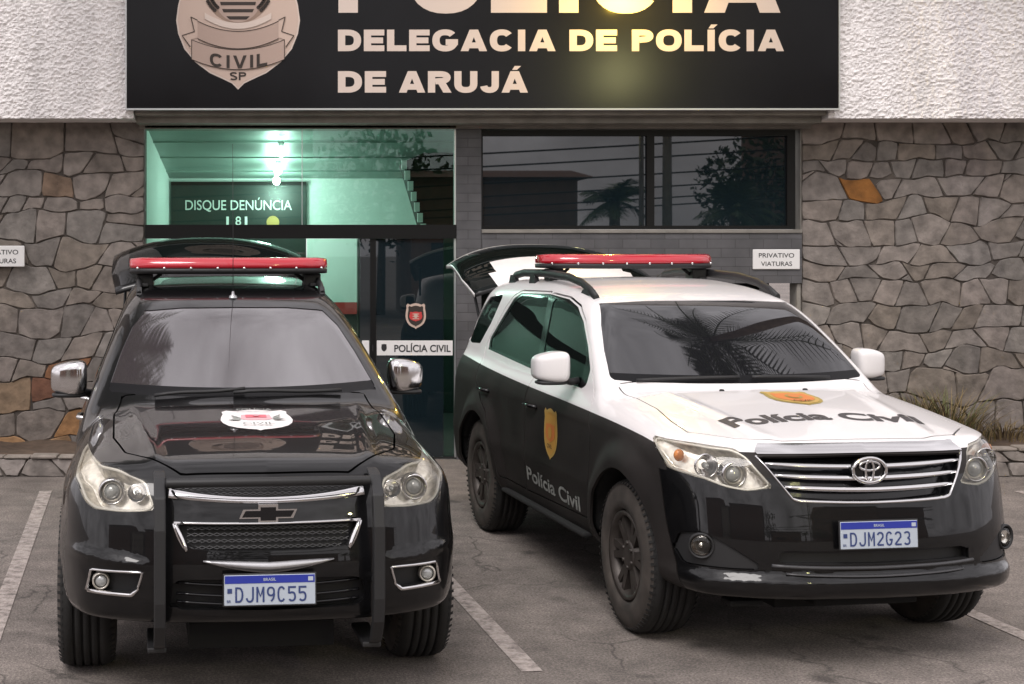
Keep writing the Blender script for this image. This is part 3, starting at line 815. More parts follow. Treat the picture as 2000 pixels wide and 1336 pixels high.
# glass entrance: fixed panes above a black transom, doors below
mb = MB(); mb.box((GX0, DW-.03, TZ0), (GX1+.01, DW+.06, TZ1)); mb.box((GX0, DW-.03, GZ1), (GX1+.01, DW+.06, GZ1+.035))
w.build(mb, 'transom', M_black)
xs = PX(590, DW)
for a, b in ((GX0+.002, xs-.004), (xs+.004, GX1-.004)):
    mb = MB(); mb.box((a, DW, TZ1+.001), (b, DW+.010, GZ1-.001)); w.build(mb, 'fixed_pane', M_pane)
mb = MB(); mb.box((xs-.0035, DW-.004, TZ1), (xs+.0035, DW+.014, GZ1)); mb.box((GX1-.003, DW-.006, .02), (GX1+.012, DW+.02, GZ1)); w.build(mb, 'glazing_strip', M_alu)
d0, d1, d2 = PX(703, DW), PX(866, DW), PX(886, DW)
mb = MB(); mb.box((GX0+.004, DW+.002, .03), (PX(596, DW), DW+.012, TZ0-.002)); w.build(mb, 'fixed_pane', M_pane)
mb = MB(); mb.box((PX(600, DW), DW+.002, .03), (d0-.01, DW+.012, TZ0-.002)); w.build(mb, 'fixed_pane', M_pane)
mb = MB(); mb.box((d0, DW+.001, .03), (d1, DW+.013, TZ0-.002)); door = w.build(mb, 'door', M_dark_pane); door['label'] = 'black filmed glass door with white stripe and crest'
mb = MB(); mb.box((d1+.004, DW+.002, .03), (d2, DW+.012, TZ0-.002)); w.build(mb, 'fixed_pane', M_pane)
mb = MB(); xa, xb = PX(723, DW), PX(734, DW); mb.box((xa, DW-.012, .03), (xb, DW-.001, TZ0-.002)); w.sub(mb, 'stile', M_black, door)
def flat(poly, y, th=.002):
    return poly, (lambda u, v, h: (u, y-h, v)), 0, th
mb = MB(); z0, z1 = PZ(694, DW), PZ(665, DW)
for a, b in ((PX(707, DW), PX(721, DW)), (PX(736, DW), PX(884, DW))):
    mb.box((a, DW-.004, z0), (b, DW-.0005, z1))
w.sub(mb, 'white_stripe', M_white, door)
def letters(mb, txt, x, z, wd, h, y, m=0, **k):
    V, F = fit_text(txt, wd, h, **k); mb.add([(x+a, y, z+b) for a, b in V], F, False, m); return mb
mb = MB(); letters(mb, 'POLÍCIA CIVIL', PX(770, DW), PZ(687, DW), PX(880, DW)-PX(770, DW), 14/210.8, DW-.006, bold=.02); w.sub(mb, 'stripe_lettering', M_ink, door); mb = MB()
mb.prism(scaled(SHIELD, .025, .035, PX(750, DW), PZ(679, DW)), lambda u, v, h: (u, DW-.005-h, v), 0, .001)
w.sub(mb, 'stripe_emblem', M_ink, door); mb = MB()
mb.box((PX(728, DW)-.004, DW-.014, PZ(686, DW)), (PX(728, DW)+.004, DW-.0125, PZ(673, DW)))
w.sub(mb, 'stripe_mark', M_ink, door)
mb = MB(); cx, cz = PX(812, DW), PZ(617, DW)
mb.prism(scaled(SHIELD, .095, .118, cx, cz), lambda u, v, h: (u, DW-.002-h, v), 0, .001, 0)
mb.prism(scaled(SHIELD, .075, .096, cx, cz), lambda u, v, h: (u, DW-.0035-h, v), 0, .001, 1)
mb.prism(scaled(SHIELD, .06, .045, cx, cz-.005), lambda u, v, h: (u, DW-.005-h, v), 0, .001, 2)
for k in range(3): mb.box((cx-.03, DW-.0075, cz-.03+.022*k), (cx+.03, DW-.0065, cz-.022+.022*k), 0, 0)
mb.prism(scaled(disc(1, 18), .018, .02, cx, cz), lambda u, v, h: (u, DW-.008-h, v), 0, .001, 0)
w.sub(mb, 'crest', [M_tan, M_dk, M_red], door)
# the lit room behind the glass
RB = 17.5; cz0, cz1 = 3.11, PZ(349, RB)
mb = MB(); xl0, xl1 = GX0-.01, PX(331, RB); xr = 2.1
mb.add([(xl0, DW+.02, 0), (xl1, RB, 0), (xl1, RB, 3.2), (xl0, DW+.02, 3.2)], [(0, 1, 2, 3)])
mb.add([(xl0-.05, DW+.02, 0), (xl1-.05, RB, 0), (xl1-.05, RB, 3.2), (xl0-.05, DW+.02, 3.2)], [(3, 2, 1, 0)])
mb.box((-2, RB, 0), (3.0, RB+.1, 3.2)); mb.box((xr, DW+.24, 0), (xr+.1, RB, 3.2))
w.build(mb, 'room_wall', M_room)
mb = MB(); mb.add([(-1.7, DW+.21, cz0), (2.3, DW+.21, cz0), (2.3, RB+.02, cz1), (-1.7, RB+.02, cz1), (-1.7, DW+.21, cz0+.1), (2.3, DW+.21, cz0+.1), (2.3, RB+.02, cz1+.3), (-1.7, RB+.02, cz1+.3)], [(3, 2, 1, 0), (4, 5, 6, 7), (0, 1, 5, 4), (2, 3, 7, 6)])
for y in (14.9, 15.9, 16.9):
    z = cz0+(cz1-cz0)*(y-DW-.21)/(RB-DW-.19); mb.box((-1.5, y-.04, z-.012), (2.1, y+.04, z+.02))
w.build(mb, 'ceiling', M_ceil)
mb = MB(); mb.box((-1.6, DW+.02, .0), (2.2, RB, .02)); w.build(mb, 'room_floor', M_floor)
yb = RB-.02
mb = MB(); mb.box((PX(598, yb), yb-.04, PZ(590, yb)), (PX(697, yb), yb, PZ(466, yb)))
tw = w.build(mb, 'tiled_wall_panel', M_wtile)
mb = MB(); mb.box((PX(598, yb), yb-.045, PZ(613, yb)), (PX(697, yb), yb, PZ(590, yb)-.002)); w.build(mb, 'red_dado', M_red)
mb = MB(); mb.box((PX(331, yb), yb-.03, .02), (PX(598, yb)-.01, yb, PZ(470, yb))); mb.box((PX(697, yb)+.01, yb-.03, .02), (xr, yb, PZ(452, yb))); mb.box((PX(598, yb), yb-.03, .02), (PX(697, yb), yb, PZ(613, yb)-.002))
w.build(mb, 'dark_wainscot', M_board)
# stair: dark soffit panel with pale treads along its edge
ys = 15.6
mb = MB(); mb.prism([(PX(786, ys), PZ(318, ys)), (PX(905, ys), PZ(262, ys)), (PX(905, ys), PZ(452, ys)), (PX(826, ys), PZ(452, ys))], lambda u, v, h: (u, ys-h, v), -.5, 0); stair = w.build(mb, 'staircase', M_black)
mb = MB(); 
for k in range(7):
    t = k/6; x = 787+(824-787)*t; y = 322+(446-322)*t; mb.box((PX(x-3, ys), ys-.06, PZ(y+9, ys)), (PX(x+7, ys), ys-.01, PZ(y-9, ys)))
w.sub(mb, 'tread', M_white, stair)

# things inside the room
bd = thing('notice_board', 'dark green board lettered in white hanging behind the entrance glass', 'notice board', (PX(466, RB), RB, 1.9))
wb = W(bd); yf = RB-.06
mb = MB(); mb.box((PX(334, yf), yf, PZ(520, yf)), (PX(598, yf), yf+.03, PZ(362, yf))); wb.build(mb, 'panel', M_board)
mb = MB(); letters(mb, 'DISQUE DENÚNCIA', PX(362, yf), PZ(410, yf), PX(570, yf)-PX(362, yf), 20*yf/2900, yf-.004, bold=.005)
wb.build(mb, 'board_lettering', M_white)
for k, ch in enumerate('181'):
    mb = MB(); letters(mb, ch, PX(442+18*k, yf), PZ(440, yf), (.03, .065)[k == 1], 18*yf/2900, yf-.004, bold=.005); wb.build(mb, 'board_numeral', M_white)
mb = MB(); mb.prism(scaled(disc(1, 20), .075, .075, PX(533, yf), PZ(434, yf)), lambda u, v, h: (u, yf-.003-h, v), 0, .001); wb.build(mb, 'round_emblem', M_gold)
mb = MB(); mb.box((PX(334, yf), yf-.02, PZ(362, yf)), (PX(598, yf), yf+.03, PZ(355, yf))); wb.build(mb, 'board_frame', M_black)
for k, (px, py, d, wt, lb) in enumerate(((549, 297, 14.7, 7, 'nearest and highest of three lit bulbs under the ceiling'), (543, 333, 16.0, 22, 'middle one of three lit bulbs under the ceiling'), (540, 353, 17.0, 20, 'farthest and lowest of three lit bulbs under the ceiling'))):
    p = Vector((PX(px, d), d, PZ(py, d)))
    t = thing('ceiling_bulb', lb, 'ceiling light', p, 0, 'lit bulbs in the entrance hall')
    mb = MB(); mb.blob((0, 0, 0), .045, .045, .05, 1, 1, 10); mb.build('bulb', M_bulb, t)
    mb = MB(); mb.lathe([(.045, .0), (.045, .022), (.07, .03), (.105, .03), (.105, 0)], 'z', n=16); mb.build('lamp_socket', M_white, t)
    L = bpy.data.lights.new('bulb_light', 'POINT'); L.energy = wt; L.color = (.93, 1, .96); L.shadow_soft_size = .1
    lo = bpy.data.objects.new('bulb_light', L); link(lo, t); lo.location = (0, -.05, -.13)

# ------------------------------------------------------------------ sign over the entrance
sg = thing('sign_board', 'big black sign board with cream lettering and police crest over the entrance', 'sign', ((SX0+SX1)/2, 13.2, SZ0))
ws_ = W(sg); SY = 13.2; ST = PZ(-190, SY)
mb = MB(); mb.box((SX0+.012, SY, SZ0+.016), (SX1-.012, SY+.09, ST)); ws_.build(mb, 'panel', M_sign)
mb = MB(); mb.box((SX0, SY-.012, SZ0), (SX1, SY+.095, SZ0+.015)); mb.box((SX0, SY-.012, SZ0+.0155), (SX0+.0115, SY+.095, ST)); mb.box((SX1-.0115, SY-.012, SZ0+.0155), (SX1, SY+.095, ST)); mb.box((SX0, SY-.012, ST+.0005), (SX1, SY+.095, ST+.015))
ws_.build(mb, 'frame', M_alu)
def sign_line(txt, px0, px1, base, cap, bold):
    mb = MB(); add_block(mb, txt, PX(px0, SY), PZ(base, SY), PX(px1, SY)-PX(px0, SY), cap*SY/2900, SY-.003, t=bold); return mb
mb = sign_line('POLÍCIA', 661, 1524, 25, 135, .25); ws_.build(mb, 'headline_lettering', M_letter)
for word, a, b, base in (('DELEGACIA', 660, 1085, 100), ('DE', 1112, 1205, 100), ('POLÍCIA', 1234, 1531, 100), ('DE', 660, 754, 181), ('ARUJÁ', 779, 1031, 181)):
    ws_.build(sign_line(word, a, b, base, 42, .27), 'lettering', M_letter)
# crest: cream shield, striped disc with wreath, two ribbons, CIVIL and SP
mb = MB(); q = SY/2900
def cz_(px, py): return ((px-320)/1.0, py)
def sh(pts): return [(PX(a, SY), PZ(b, SY)) for a, b in pts]
half = [(465, 175), (477, 163), (500, 152), (520, 143), (548, 122), (570, 96), (582, 66), (586, 40), (582, 10), (574, -20), (560, -50), (566, -78), (540, -100), (505, -96), (465, -112)]
crest = half+[(930-a, b) for a, b in half[-2:0:-1]]
lay = lambda k: (lambda u, v, h: (u, SY-.002-.002*k-h, v))
mb.prism(sh(crest), lay(0), 0, .001, 0)
rim = [(465+(a-465)*.975, 30+(b-30)*.975) for a, b in crest]
mb.prism(sh(rim), lay(1), 0, .001, 1)
D = lambda r, cx=465, cy=0, ry=None: sh(disc(r, 36, cx, cy, ry))
mb.prism(D(64, 465, -18), lay(2), 0, .001, 4)                          # wreath ring
mb.prism(D(47, 465, -10, 54), lay(3), 0, .001, 2)
def stripe_poly(y0, y1):
    f = lambda y: 36*math.sqrt(max(0, 1-((y+8)/52)**2)); ys_ = np.linspace(y0, y1, 5)
    return sh([(465-f(y), y) for y in ys_]+[(465+f(y), y) for y in ys_[::-1]])
for y in range(-52, 44, 14): mb.prism(stripe_poly(y, y+6.5), lay(4), 0, .001, 3)
def arc_band(x0, x1, ya, yb, sag): 
    X = np.linspace(x0, x1, 15); c = (x0+x1)/2; hw = (x1-x0)/2
    s_ = lambda x, y: y+sag*(1-((x-c)/hw)**2)
    return sh([(x, s_(x, ya)) for x in X]+[(x, s_(x, yb)) for x in X[::-1]])
mb.prism(arc_band(400, 530, 25, 37, 20), lay(5), 0, .001, 0)           # upper pale ribbon
mb.prism(arc_band(386, 544, 42, 76, 20), lay(5), 0, .001, 2)           # plain ribbon
for s in (1, -1):
    f = lambda pts: sh([(465+s*(a-465), b) for a, b in pts])
    mb.prism(f([(544, 42), (557, 33), (552, 62), (573, 70), (556, 96), (556, 78), (540, 72)][::s]), lay(4), 0, .0008, 1)
    for seg in (((557, 33), (550, 62)), ((550, 62), (574, 70)), ((574, 70), (558, 92)), ((386+158, 40), (556, 34))):
        (a, b), (c, d) = seg; L = math.hypot(c-a, d-b); nx, ny = -(d-b)/L*.8, (c-a)/L*.8
        mb.prism(f([(a+nx, b+ny), (c+nx, d+ny), (c-nx, d-ny), (a-nx, b-ny)]), lay(6), 0, .0008, 3)
mb.prism(arc_band(374, 556, 78, 116, 20), lay(6), 0, .001, 2)
for ya, sg_ in ((77, 20), (115.5, 20), (41, 20), (75, 20)):
    x0, x1 = ((374, 556) if ya > 76 else (386, 544)); mb.prism(arc_band(x0, x1, ya, ya+1.3, sg_), lay(7), 0, .0008, 3)
for xx in (374, 555): mb.prism(sh([(xx, 78), (xx+1.2, 78), (xx+1.2, 116), (xx, 116)]), lay(7), 0, .0008, 3)
V, F = block_text('CIVIL', 112, 25, t=.21, gap=.16); Vk = [k for _, _, k in V]; V = [(a, b) for a, b, _ in V]
mb.add([(PX(410+a, SY), SY-.019-.0003*k, PZ(126+16*(1-((410+a-465)/91)**2)-14-b+6, SY)) for (a, b), k in zip(V, Vk)], F, False, 3)
V, F = block_text('SP', 32, 16, t=.2, gap=.14); mb.add([(PX(449+a, SY), SY-.008-.0003*k, PZ(157-b, SY)) for a, b, k in V], F, False, 3)
for k in range(26):                                                     # wreath leaves
    t = rad(205+k*130/25)
    for rr in (54, 62):
        x, y = 465+rr*1.05*math.cos(t), -22-rr*math.sin(t)*.95
        if y < 22 and abs(x-465) > 38: mb.prism(sh(disc(4, 6, x, y)), lay(5), 0, .0008, 3)
ws_.build(mb, 'crest', [M_letter, M_tan, M_tan2, M_dk, mat('brown_print', (.30, .21, .16), .7)])

# warm lamp on an arm at the head of the sign
M_lamp = mat('lit_lamp_glass', (1, .8, .3), .4, emit=30, emit_col=(1, .72, .18))
lp = thing('sign_lamp', 'small lit lamp on an arm above the lettering of the black sign', 'lamp', (PX(1215, 13.2), 13.2, 4.62))
mb = MB(); mb.tube([(0, .05, .03), (0, -.20, .05), (0, -.34, -.06), (0, -.36, -.28)], .012); mb.build('arm', M_black, lp)
mb = MB(); mb.lathe([(-.30, .02), (-.30, .05), (-.38, .075), (-.385, .07), (-.31, .04)], 'z', (0, -.36, 0), 20); mb.build('lamp_shade', M_black, lp)
mb = MB(); mb.blob((0, -.36, -.365), .04, .04, .04, 1, 1, 8); mb.build('bulb', M_lamp, lp)
L = bpy.data.lights.new('lamp_light', 'POINT'); L.energy = 40; L.color = (1, .66, .07); L.shadow_soft_size = .05
lo = bpy.data.objects.new('lamp_light', L); link(lo, lp); lo.location = (0, -.36, -.44)

# ------------------------------------------------------------------ small white plates
def plate(px0, px1, py0, py1, d, label, rot=0):
    t = thing('parking_plate', label, 'sign', (PX((px0+px1)/2, d), d, PZ((py0+py1)/2, d)), 0, 'reserved parking plates')
    a, b = (PX(px1, d)-PX(px0, d))/2, (PZ(py0, d)-PZ(py1, d))/2
    mb = MB(); mb.box((-a, -.008, -b), (a, .008, b), .006); mb.build('panel', M_white, t)
    for i, s in enumerate(('PRIVATIVO', 'VIATURAS')):
        mb = MB(); wd = a*(1.5 if i == 0 else 1.32); V, F = fit_text(s, wd, b*.46, bold=.008); mb.add([(u-wd/2, -.0095, v+b*(.18 if i == 0 else -.66)) for u, v in V], F)
        mb.build('plate_lettering', M_ink, t)
plate(1470, 1562, 487, 526, DW-.04, 'small white plate reading PRIVATIVO VIATURAS on slate tiles below the dark window')
plate(-48, 48, 480, 521, DW-.085, 'small white plate reading PRIVATIVO VIATURAS on the rubble stone left of the entrance')

# ------------------------------------------------------------------ stone kerbed planting beds and weeds
KY = 12.72
def bed(x0, x1, zt, seed, label):
    t = thing('planting_bed', label, 'planter', ((x0+x1)/2, KY, 0))
    rubble('kerb_stones', x0, x1, 0, zt-.03, KY, seed, t, rows=(.12, .16), cols=(.16, .30), tones=[(.26, .22, .19), (.22, .19, .165), (.30, .26, .23)], relief=.015, joint=.006, back=.02, wob=.02)
    wt = W(t); mb = MB(); n = int((x1-x0)/.06); R = random.Random(seed)
    x = x0
    while x < x1:
        l = R.uniform(.14, .26); mb.box((x, KY-.03+R.uniform(-.01, .01), zt-.03), (min(x+l-.006, x1), KY+.14, zt+R.uniform(-.012, .008)), .012); x += l
    wt.build(mb, 'kerb_top', mat('kerb_stone', (.27, .235, .205), .9, var=.25, scale=9, bump=.5))
    V = []; F = []; nx = int((x1-x0)/.08); ny = 12
    for j in range(ny+1):
        for i in range(nx+1):
            xx = x0+(x1-x0)*i/nx; yy = KY+.12+(DW+.02-KY-.12)*j/ny; V.append((xx, yy, zt-.05+.05*noise.noise(Vector((xx*3, yy*3, seed)))+.03*j/ny))
    for j in range(ny):
        for i in range(nx): a = j*(nx+1)+i; F.append((a, a+1, a+nx+2, a+nx+1))
    mb = MB(); mb.add(V, F, True); wt.build(mb, 'soil', M_soil)
bed(-6.4, -1.45, .185, 5, 'low stone kerb bed at the foot of the left rubble wall')
bed(4.85, 9.0, .25, 8, 'low stone kerb bed at the foot of the right rubble wall')

def tuft(x, y, z, n, h, spread, seed, mats, label, name='weed', wd=.012, lean=.5, leafy=0):
    t = thing(name, label, 'plant', (x, y, z)); R = random.Random(seed); mb = MB()
    for k in range(n):
        a = R.random()*2*math.pi; r = R.random()**.6*spread; l = h*R.uniform(.5, 1.1); bx, by = r*.5*math.cos(a), r*.5*math.sin(a)
        dx, dy = math.cos(a)*lean*l*R.uniform(.3, 1.2), math.sin(a)*lean*l*R.uniform(.3, 1.2); s = wd*R.uniform(.6, 1.3)
        px_, py_ = -math.sin(a)*s, math.cos(a)*s; V = []
        for i in range(5):
            u = i/4; ww = (1-u)**.7 if not leafy else math.sin(math.pi*min(.98, .1+u*.88))
            zz = l*(u-.35*lean*u*u); V += [(bx+dx*u*u+px_*ww, by+dy*u*u+py_*ww, zz), (bx+dx*u*u-px_*ww, by+dy*u*u-py_*ww, zz)]
        mb.add(V, [(2*i, 2*i+1, 2*i+3, 2*i+2) for i in range(4)], True, R.randrange(len(mats)))
    mb.build('foliage', mats, t, clean=False); return t
tuft(PX(1850, 13.2), 13.2, .24, 420, .60, .75, 3, [M_leaf, M_dry, M_brown], 'straggly green and straw weed against the rubble wall behind the white car', lean=.8, wd=.006)
tuft(PX(1790, 13.5), 13.5, .24, 200, .55, .45, 4, [M_brown, M_leaf, M_dry], 'dry weed clump at the wall foot by the white mirror', lean=.7, wd=.006)
tuft(PX(1960, 13.4), 13.4, .24, 160, .25, .6, 9, [M_dry, M_brown], 'low dry grass tuft at the right end of the stone bed', 'grass_tuft', lean=.9, wd=.006)
# ------------------------------------------------------------------ car materials
M_paintK = mat('black_car_paint', (.004, .004, .0045), .35, spec=.1, coat=1, coat_rough=.015, coat_ior=1.42)
M_paintD = mat('dusty_black_paint', (.020, .0175, .0165), .6, spec=.2, var=.35, scale=2.5)
M_paintW = mat('white_car_paint', (.78, .755, .75), .35, coat=.8, coat_rough=.03, var=.02, scale=4)
M_chrome = mat('chrome', (.68, .67, .67), .13, metal=1)
M_silver = mat('satin_silver', (.42, .42, .43), .28, metal=.9)
M_plastic = mat('black_plastic', (.014, .014, .015), .55)
M_trim = mat('gloss_black_trim', (.006, .006, .007), .12)
M_under = mat('underbody_black', (.006, .006, .006), .9)
M_scr = mat('tinted_windscreen', (.010, .010, .012), .02, ior=1.75)
M_scrK = mat('filmed_windscreen', (.05, .042, .046), .035, ior=3.0)
M_dash_refl = mat('dash_reflection', (.005, .005, .006), .35, spec=.15)  # dark band painted as the dash reflection along the windscreen base
M_glass = mat('tinted_side_glass', (.004, .006, .0055), .015, ior=1.22)
M_lens = clear_glass('clear_lens', (.93, .92, .88), 1.0, ior=1.45)
M_refl = mat('lamp_reflector', (.95, .91, .85), .22, metal=.5, var=.22, scale=30, detail=2)
M_bezel = mat('lamp_bezel', (.50, .47, .42), .3, metal=.5, var=.3, scale=40)
M_rimw = mat('lamp_edge_white', (.80, .78, .74), .3, metal=.2)
M_amber = mat('amber_lens', (.60, .22, .06), .2)
M_bulbg = mat('projector_glass', (.32, .33, .33), .04, spec=1, ior=1.8)
M_tyre = mat('tyre_rubber', (.011, .0105, .010), .8, var=.3, scale=14, bump=.2, bscale=90)
M_dusty = mat('dusty_tyre_wall', (.050, .042, .036), .85, var=.4, scale=9)
M_rim = mat('dusty_dark_rim', (.055, .047, .042), .5, metal=.4, var=.3, scale=12)
M_redl = mat('red_lens', (.46, .008, .022), .10, coat=1)
M_pw = mat('plate_white', (.43, .48, .55), .4)
M_pb = mat('plate_blue', (.02, .035, .30), .4)
M_pi = mat('plate_ink', (.03, .05, .16), .5)
M_dwhite = mat('white_decal', (.80, .77, .76), .5)
M_dgrey = mat('grey_decal', (.24, .25, .235), .6, var=.45, scale=30)
M_dk2 = mat('charcoal_decal', (.055, .05, .052), .6)
M_pink = mat('pink_red_decal', (.70, .16, .20), .5)

def quads_of(sk, lab, hull, side=None):
    V, F = sk.part(lab)
    return V, F

def build_body(root, hull, spec, P):
    """skin of the car from the smooth solid, cut into its panels"""
    lo, hi = (-1.12, -1.0, .16), (1.12, 4.15, 1.92)
    V, F = surface_net(hull, lo, hi, .024)
    V = hull.snap(V)
    sk = Skin(V, F)
    for (proj, fn, where, lab, only, gap) in spec: sk.region(fn, where, lab, only, gap)
    return sk

def lips(V, F, N, depth):
    """turned-in edges along the open border of a panel"""
    edge = {}
    for f in F:
        for k in range(len(f)):
            a, b = f[k], f[(k+1) % len(f)]
            edge[(a, b)] = edge.get((a, b), 0)+1
    out = [(a, b) for (a, b) in edge if (b, a) not in edge]
    V2 = list(map(tuple, V)); N2 = list(map(tuple, N)); F2 = list(F)
    for a, b in out:
        pa, pb = np.array(V[a]), np.array(V[b]); na, nb = np.array(N[a]), np.array(N[b])
        t = pb-pa; nn = np.cross(t, na+nb); L = np.linalg.norm(nn)
        if L < 1e-9: continue
        nn = nn/L; k = len(V2)
        V2 += [tuple(pa), tuple(pb), tuple(pb-depth*nb), tuple(pa-depth*na)]; N2 += [tuple(nn)]*4
        F2.append((k+1, k, k+3, k+2))
    return V2, N2, F2

def panel(sk, hull, root, name, labs, mats, sx=0, lip=.016, inset_=0.0, mfn=None, label=None, smooth=True):
    V, F = sk.part(labs)
    if not F: return None
    Cn = np.array([V[list(f)].mean(0) for f in F])
    if sx:
        keep = Cn[:, 0]*sx > 0; F = [f for f, k in zip(F, keep) if k]; Cn = Cn[keep]
        used = sorted({i for f in F for i in f}); mp = {i: k for k, i in enumerate(used)}
        if not F: return None
        V = V[used]; F = [tuple(mp[i] for i in f) for f in F]
    V = hull.snap(V, 3); N = hull.grad(V)
    if inset_: V = V-inset_*N
    mi = [0]*len(F) if mfn is None else [int(k) for k in mfn(Cn)]
    n0 = len(F)
    if lip:
        V, N, F = lips(V, F, N, lip)
        mi += [mi[0] if mfn is None else 0]*(len(F)-n0)
        if mfn is not None:
            Cl = np.array([np.mean([V[i] for i in f], 0) for f in F[n0:]]); mi[n0:] = [int(k) for k in mfn(Cl)]
    o = mesh_obj(name, V, F, mats, root, True, mi, N)
    if label: o['label'] = label
    return o

def lamp_unit(sk, hull, root, lab, sx, depth, cups, name, label=None, slope=.35):
    """headlight: bowl behind, cups and rings inside, clear lens in front"""
    V, F = sk.part(lab)
    Cn = np.array([V[list(f)].mean(0) for f in F]); keep = Cn[:, 0]*sx > 0
    F = [f for f, k in zip(F, keep) if k]; used = sorted({i for f in F for i in f}); mp = {i: k for k, i in enumerate(used)}
    V = hull.snap(V[used], 3); F = [tuple(mp[i] for i in f) for f in F]; N = hull.grad(V)
    c = V.mean(0)
    rimV, rimN = V, N
    inward = np.array([-sx*.30, .95, 0])
    # bowl floor: inset outline pushed back
    wv = .25+.75*(1-sstep(-.62, -.30, V[:, 1])); Vb = V-N*(depth*wv)[:, None]
    edge = {}
    for f in F:
        for k in range(len(f)): edge[(f[k], f[(k+1) % len(f)])] = 1
    border = [(a, b) for (a, b) in edge if (b, a) not in edge]
    mb = MB(); n = len(V)
    mb.add(np.concatenate([V-N*.004, Vb]), [tuple(i+n for i in f) for f in F], True, 0)
    mb.add(np.concatenate([V-N*.004, Vb]), [(b, a, a+n, b+n) for a, b in border], False, 1)
    bowl = mb.build(name, [M_refl, M_bezel], root)
    if label: bowl['label'] = label
    for (u, z, r, kind) in cups:
        # seat each cup on the skin position and sink it
        p = hull.cast([[sx*u, -1.6, z]], [0, 1, 0], 0, 2.2)[0]
        if np.isnan(p[0]): continue
        p = p+np.array([0, .012, 0]); m2 = MB(); nrm = (0, -1, 0)
        if kind == 'projector':
            m2.lathe([(.055, r*1.25), (.0, r*1.22), (-.006, r*1.12), (.004, r*1.02), (.02, r*.95)], 'y', p+np.array([0, .02, 0]), 28, 0)
            m2.lathe([(.03, r*.96), (.012, r*.94), (.010, r*.80), (.028, r*.76)], 'y', p+np.array([0, .02, 0]), 28, 1)
            m2.blob(p+np.array([0, .045, 0]), r*.74, .035, r*.74, 1, 1, 10, m=2)
            o = m2.build('projector', [M_chrome, M_bezel, M_bulbg], bowl)
        elif kind == 'amber':
            m2.blob(p+np.array([0, .035, 0]), r, .022, r*1.15, 1, 1, 8); o = m2.build('indicator_bulb', M_amber, bowl)
        else:
            m2.lathe([(.05, r*.45), (.03, r*.8), (.0, r), (-.004, r*1.08), (.01, r*1.12)], 'y', p+np.array([0, .022, 0]), 24, 0)
            m2.blob(p+np.array([0, .04, 0]), r*.3, .03, r*.3, 1, 1, 8, m=2); o = m2.build('reflector_cup', [M_chrome, M_bezel, M_bulbg], bowl)
    nxt = dict(border); loop = [border[0][0]]
    while nxt.get(loop[-1], loop[0]) != loop[0] and len(loop) < 2000: loop.append(nxt[loop[-1]])
    m3 = MB(); P = [V[i]-N[i]*.010+(c-V[i])/np.linalg.norm(c-V[i])*.008 for i in loop]
    P = [p for i, p in enumerate(P) if np.linalg.norm(p-P[i-1]) > .006]
    for _ in range(2): P = [.25*P[i-1]+.5*P[i]+.25*P[(i+1) % len(P)] for i in range(len(P))]
    m3.tube(P, .0065, 6, closed=True); m3.build('lamp_rim', M_rimw, bowl)
    lens = mesh_obj('lens', V, F, M_lens, bowl, True, None, N)
    return bowl

def backing(root, hull, P, pockets):
    """dark structure behind the panels with wheel wells and lamp pockets"""
    def g(p):
        ax = np.abs(p[..., 0]); off = .03
        for (x0, x1, z0, z1, y1, dep) in pockets:
            m = np.minimum(np.minimum(ax-x0, x1-ax), np.minimum(np.minimum(p[..., 2]-z0, z1-p[..., 2]), y1-p[..., 1]))
            off = np.maximum(off, np.where(m > 0, dep, 0)) if not np.isscalar(off) else np.where(m > 0, np.maximum(dep, off), off)
        v = hull(p)+off
        for yw in (0, P['wb']):
            v = np.maximum(v, np.minimum(P['ra']+.015-np.hypot(p[..., 1]-yw, p[..., 2]-P['rw']), ax-.48))
        return v
    V, F = surface_net(g, (-1.1, -1.0, .16), (1.1, 4.1, 1.9), .04)
    o = mesh_obj('inner_structure', V, F, M_under, root)
    o.data.polygons.foreach_set('use_smooth', [True]*len(F))
    return o

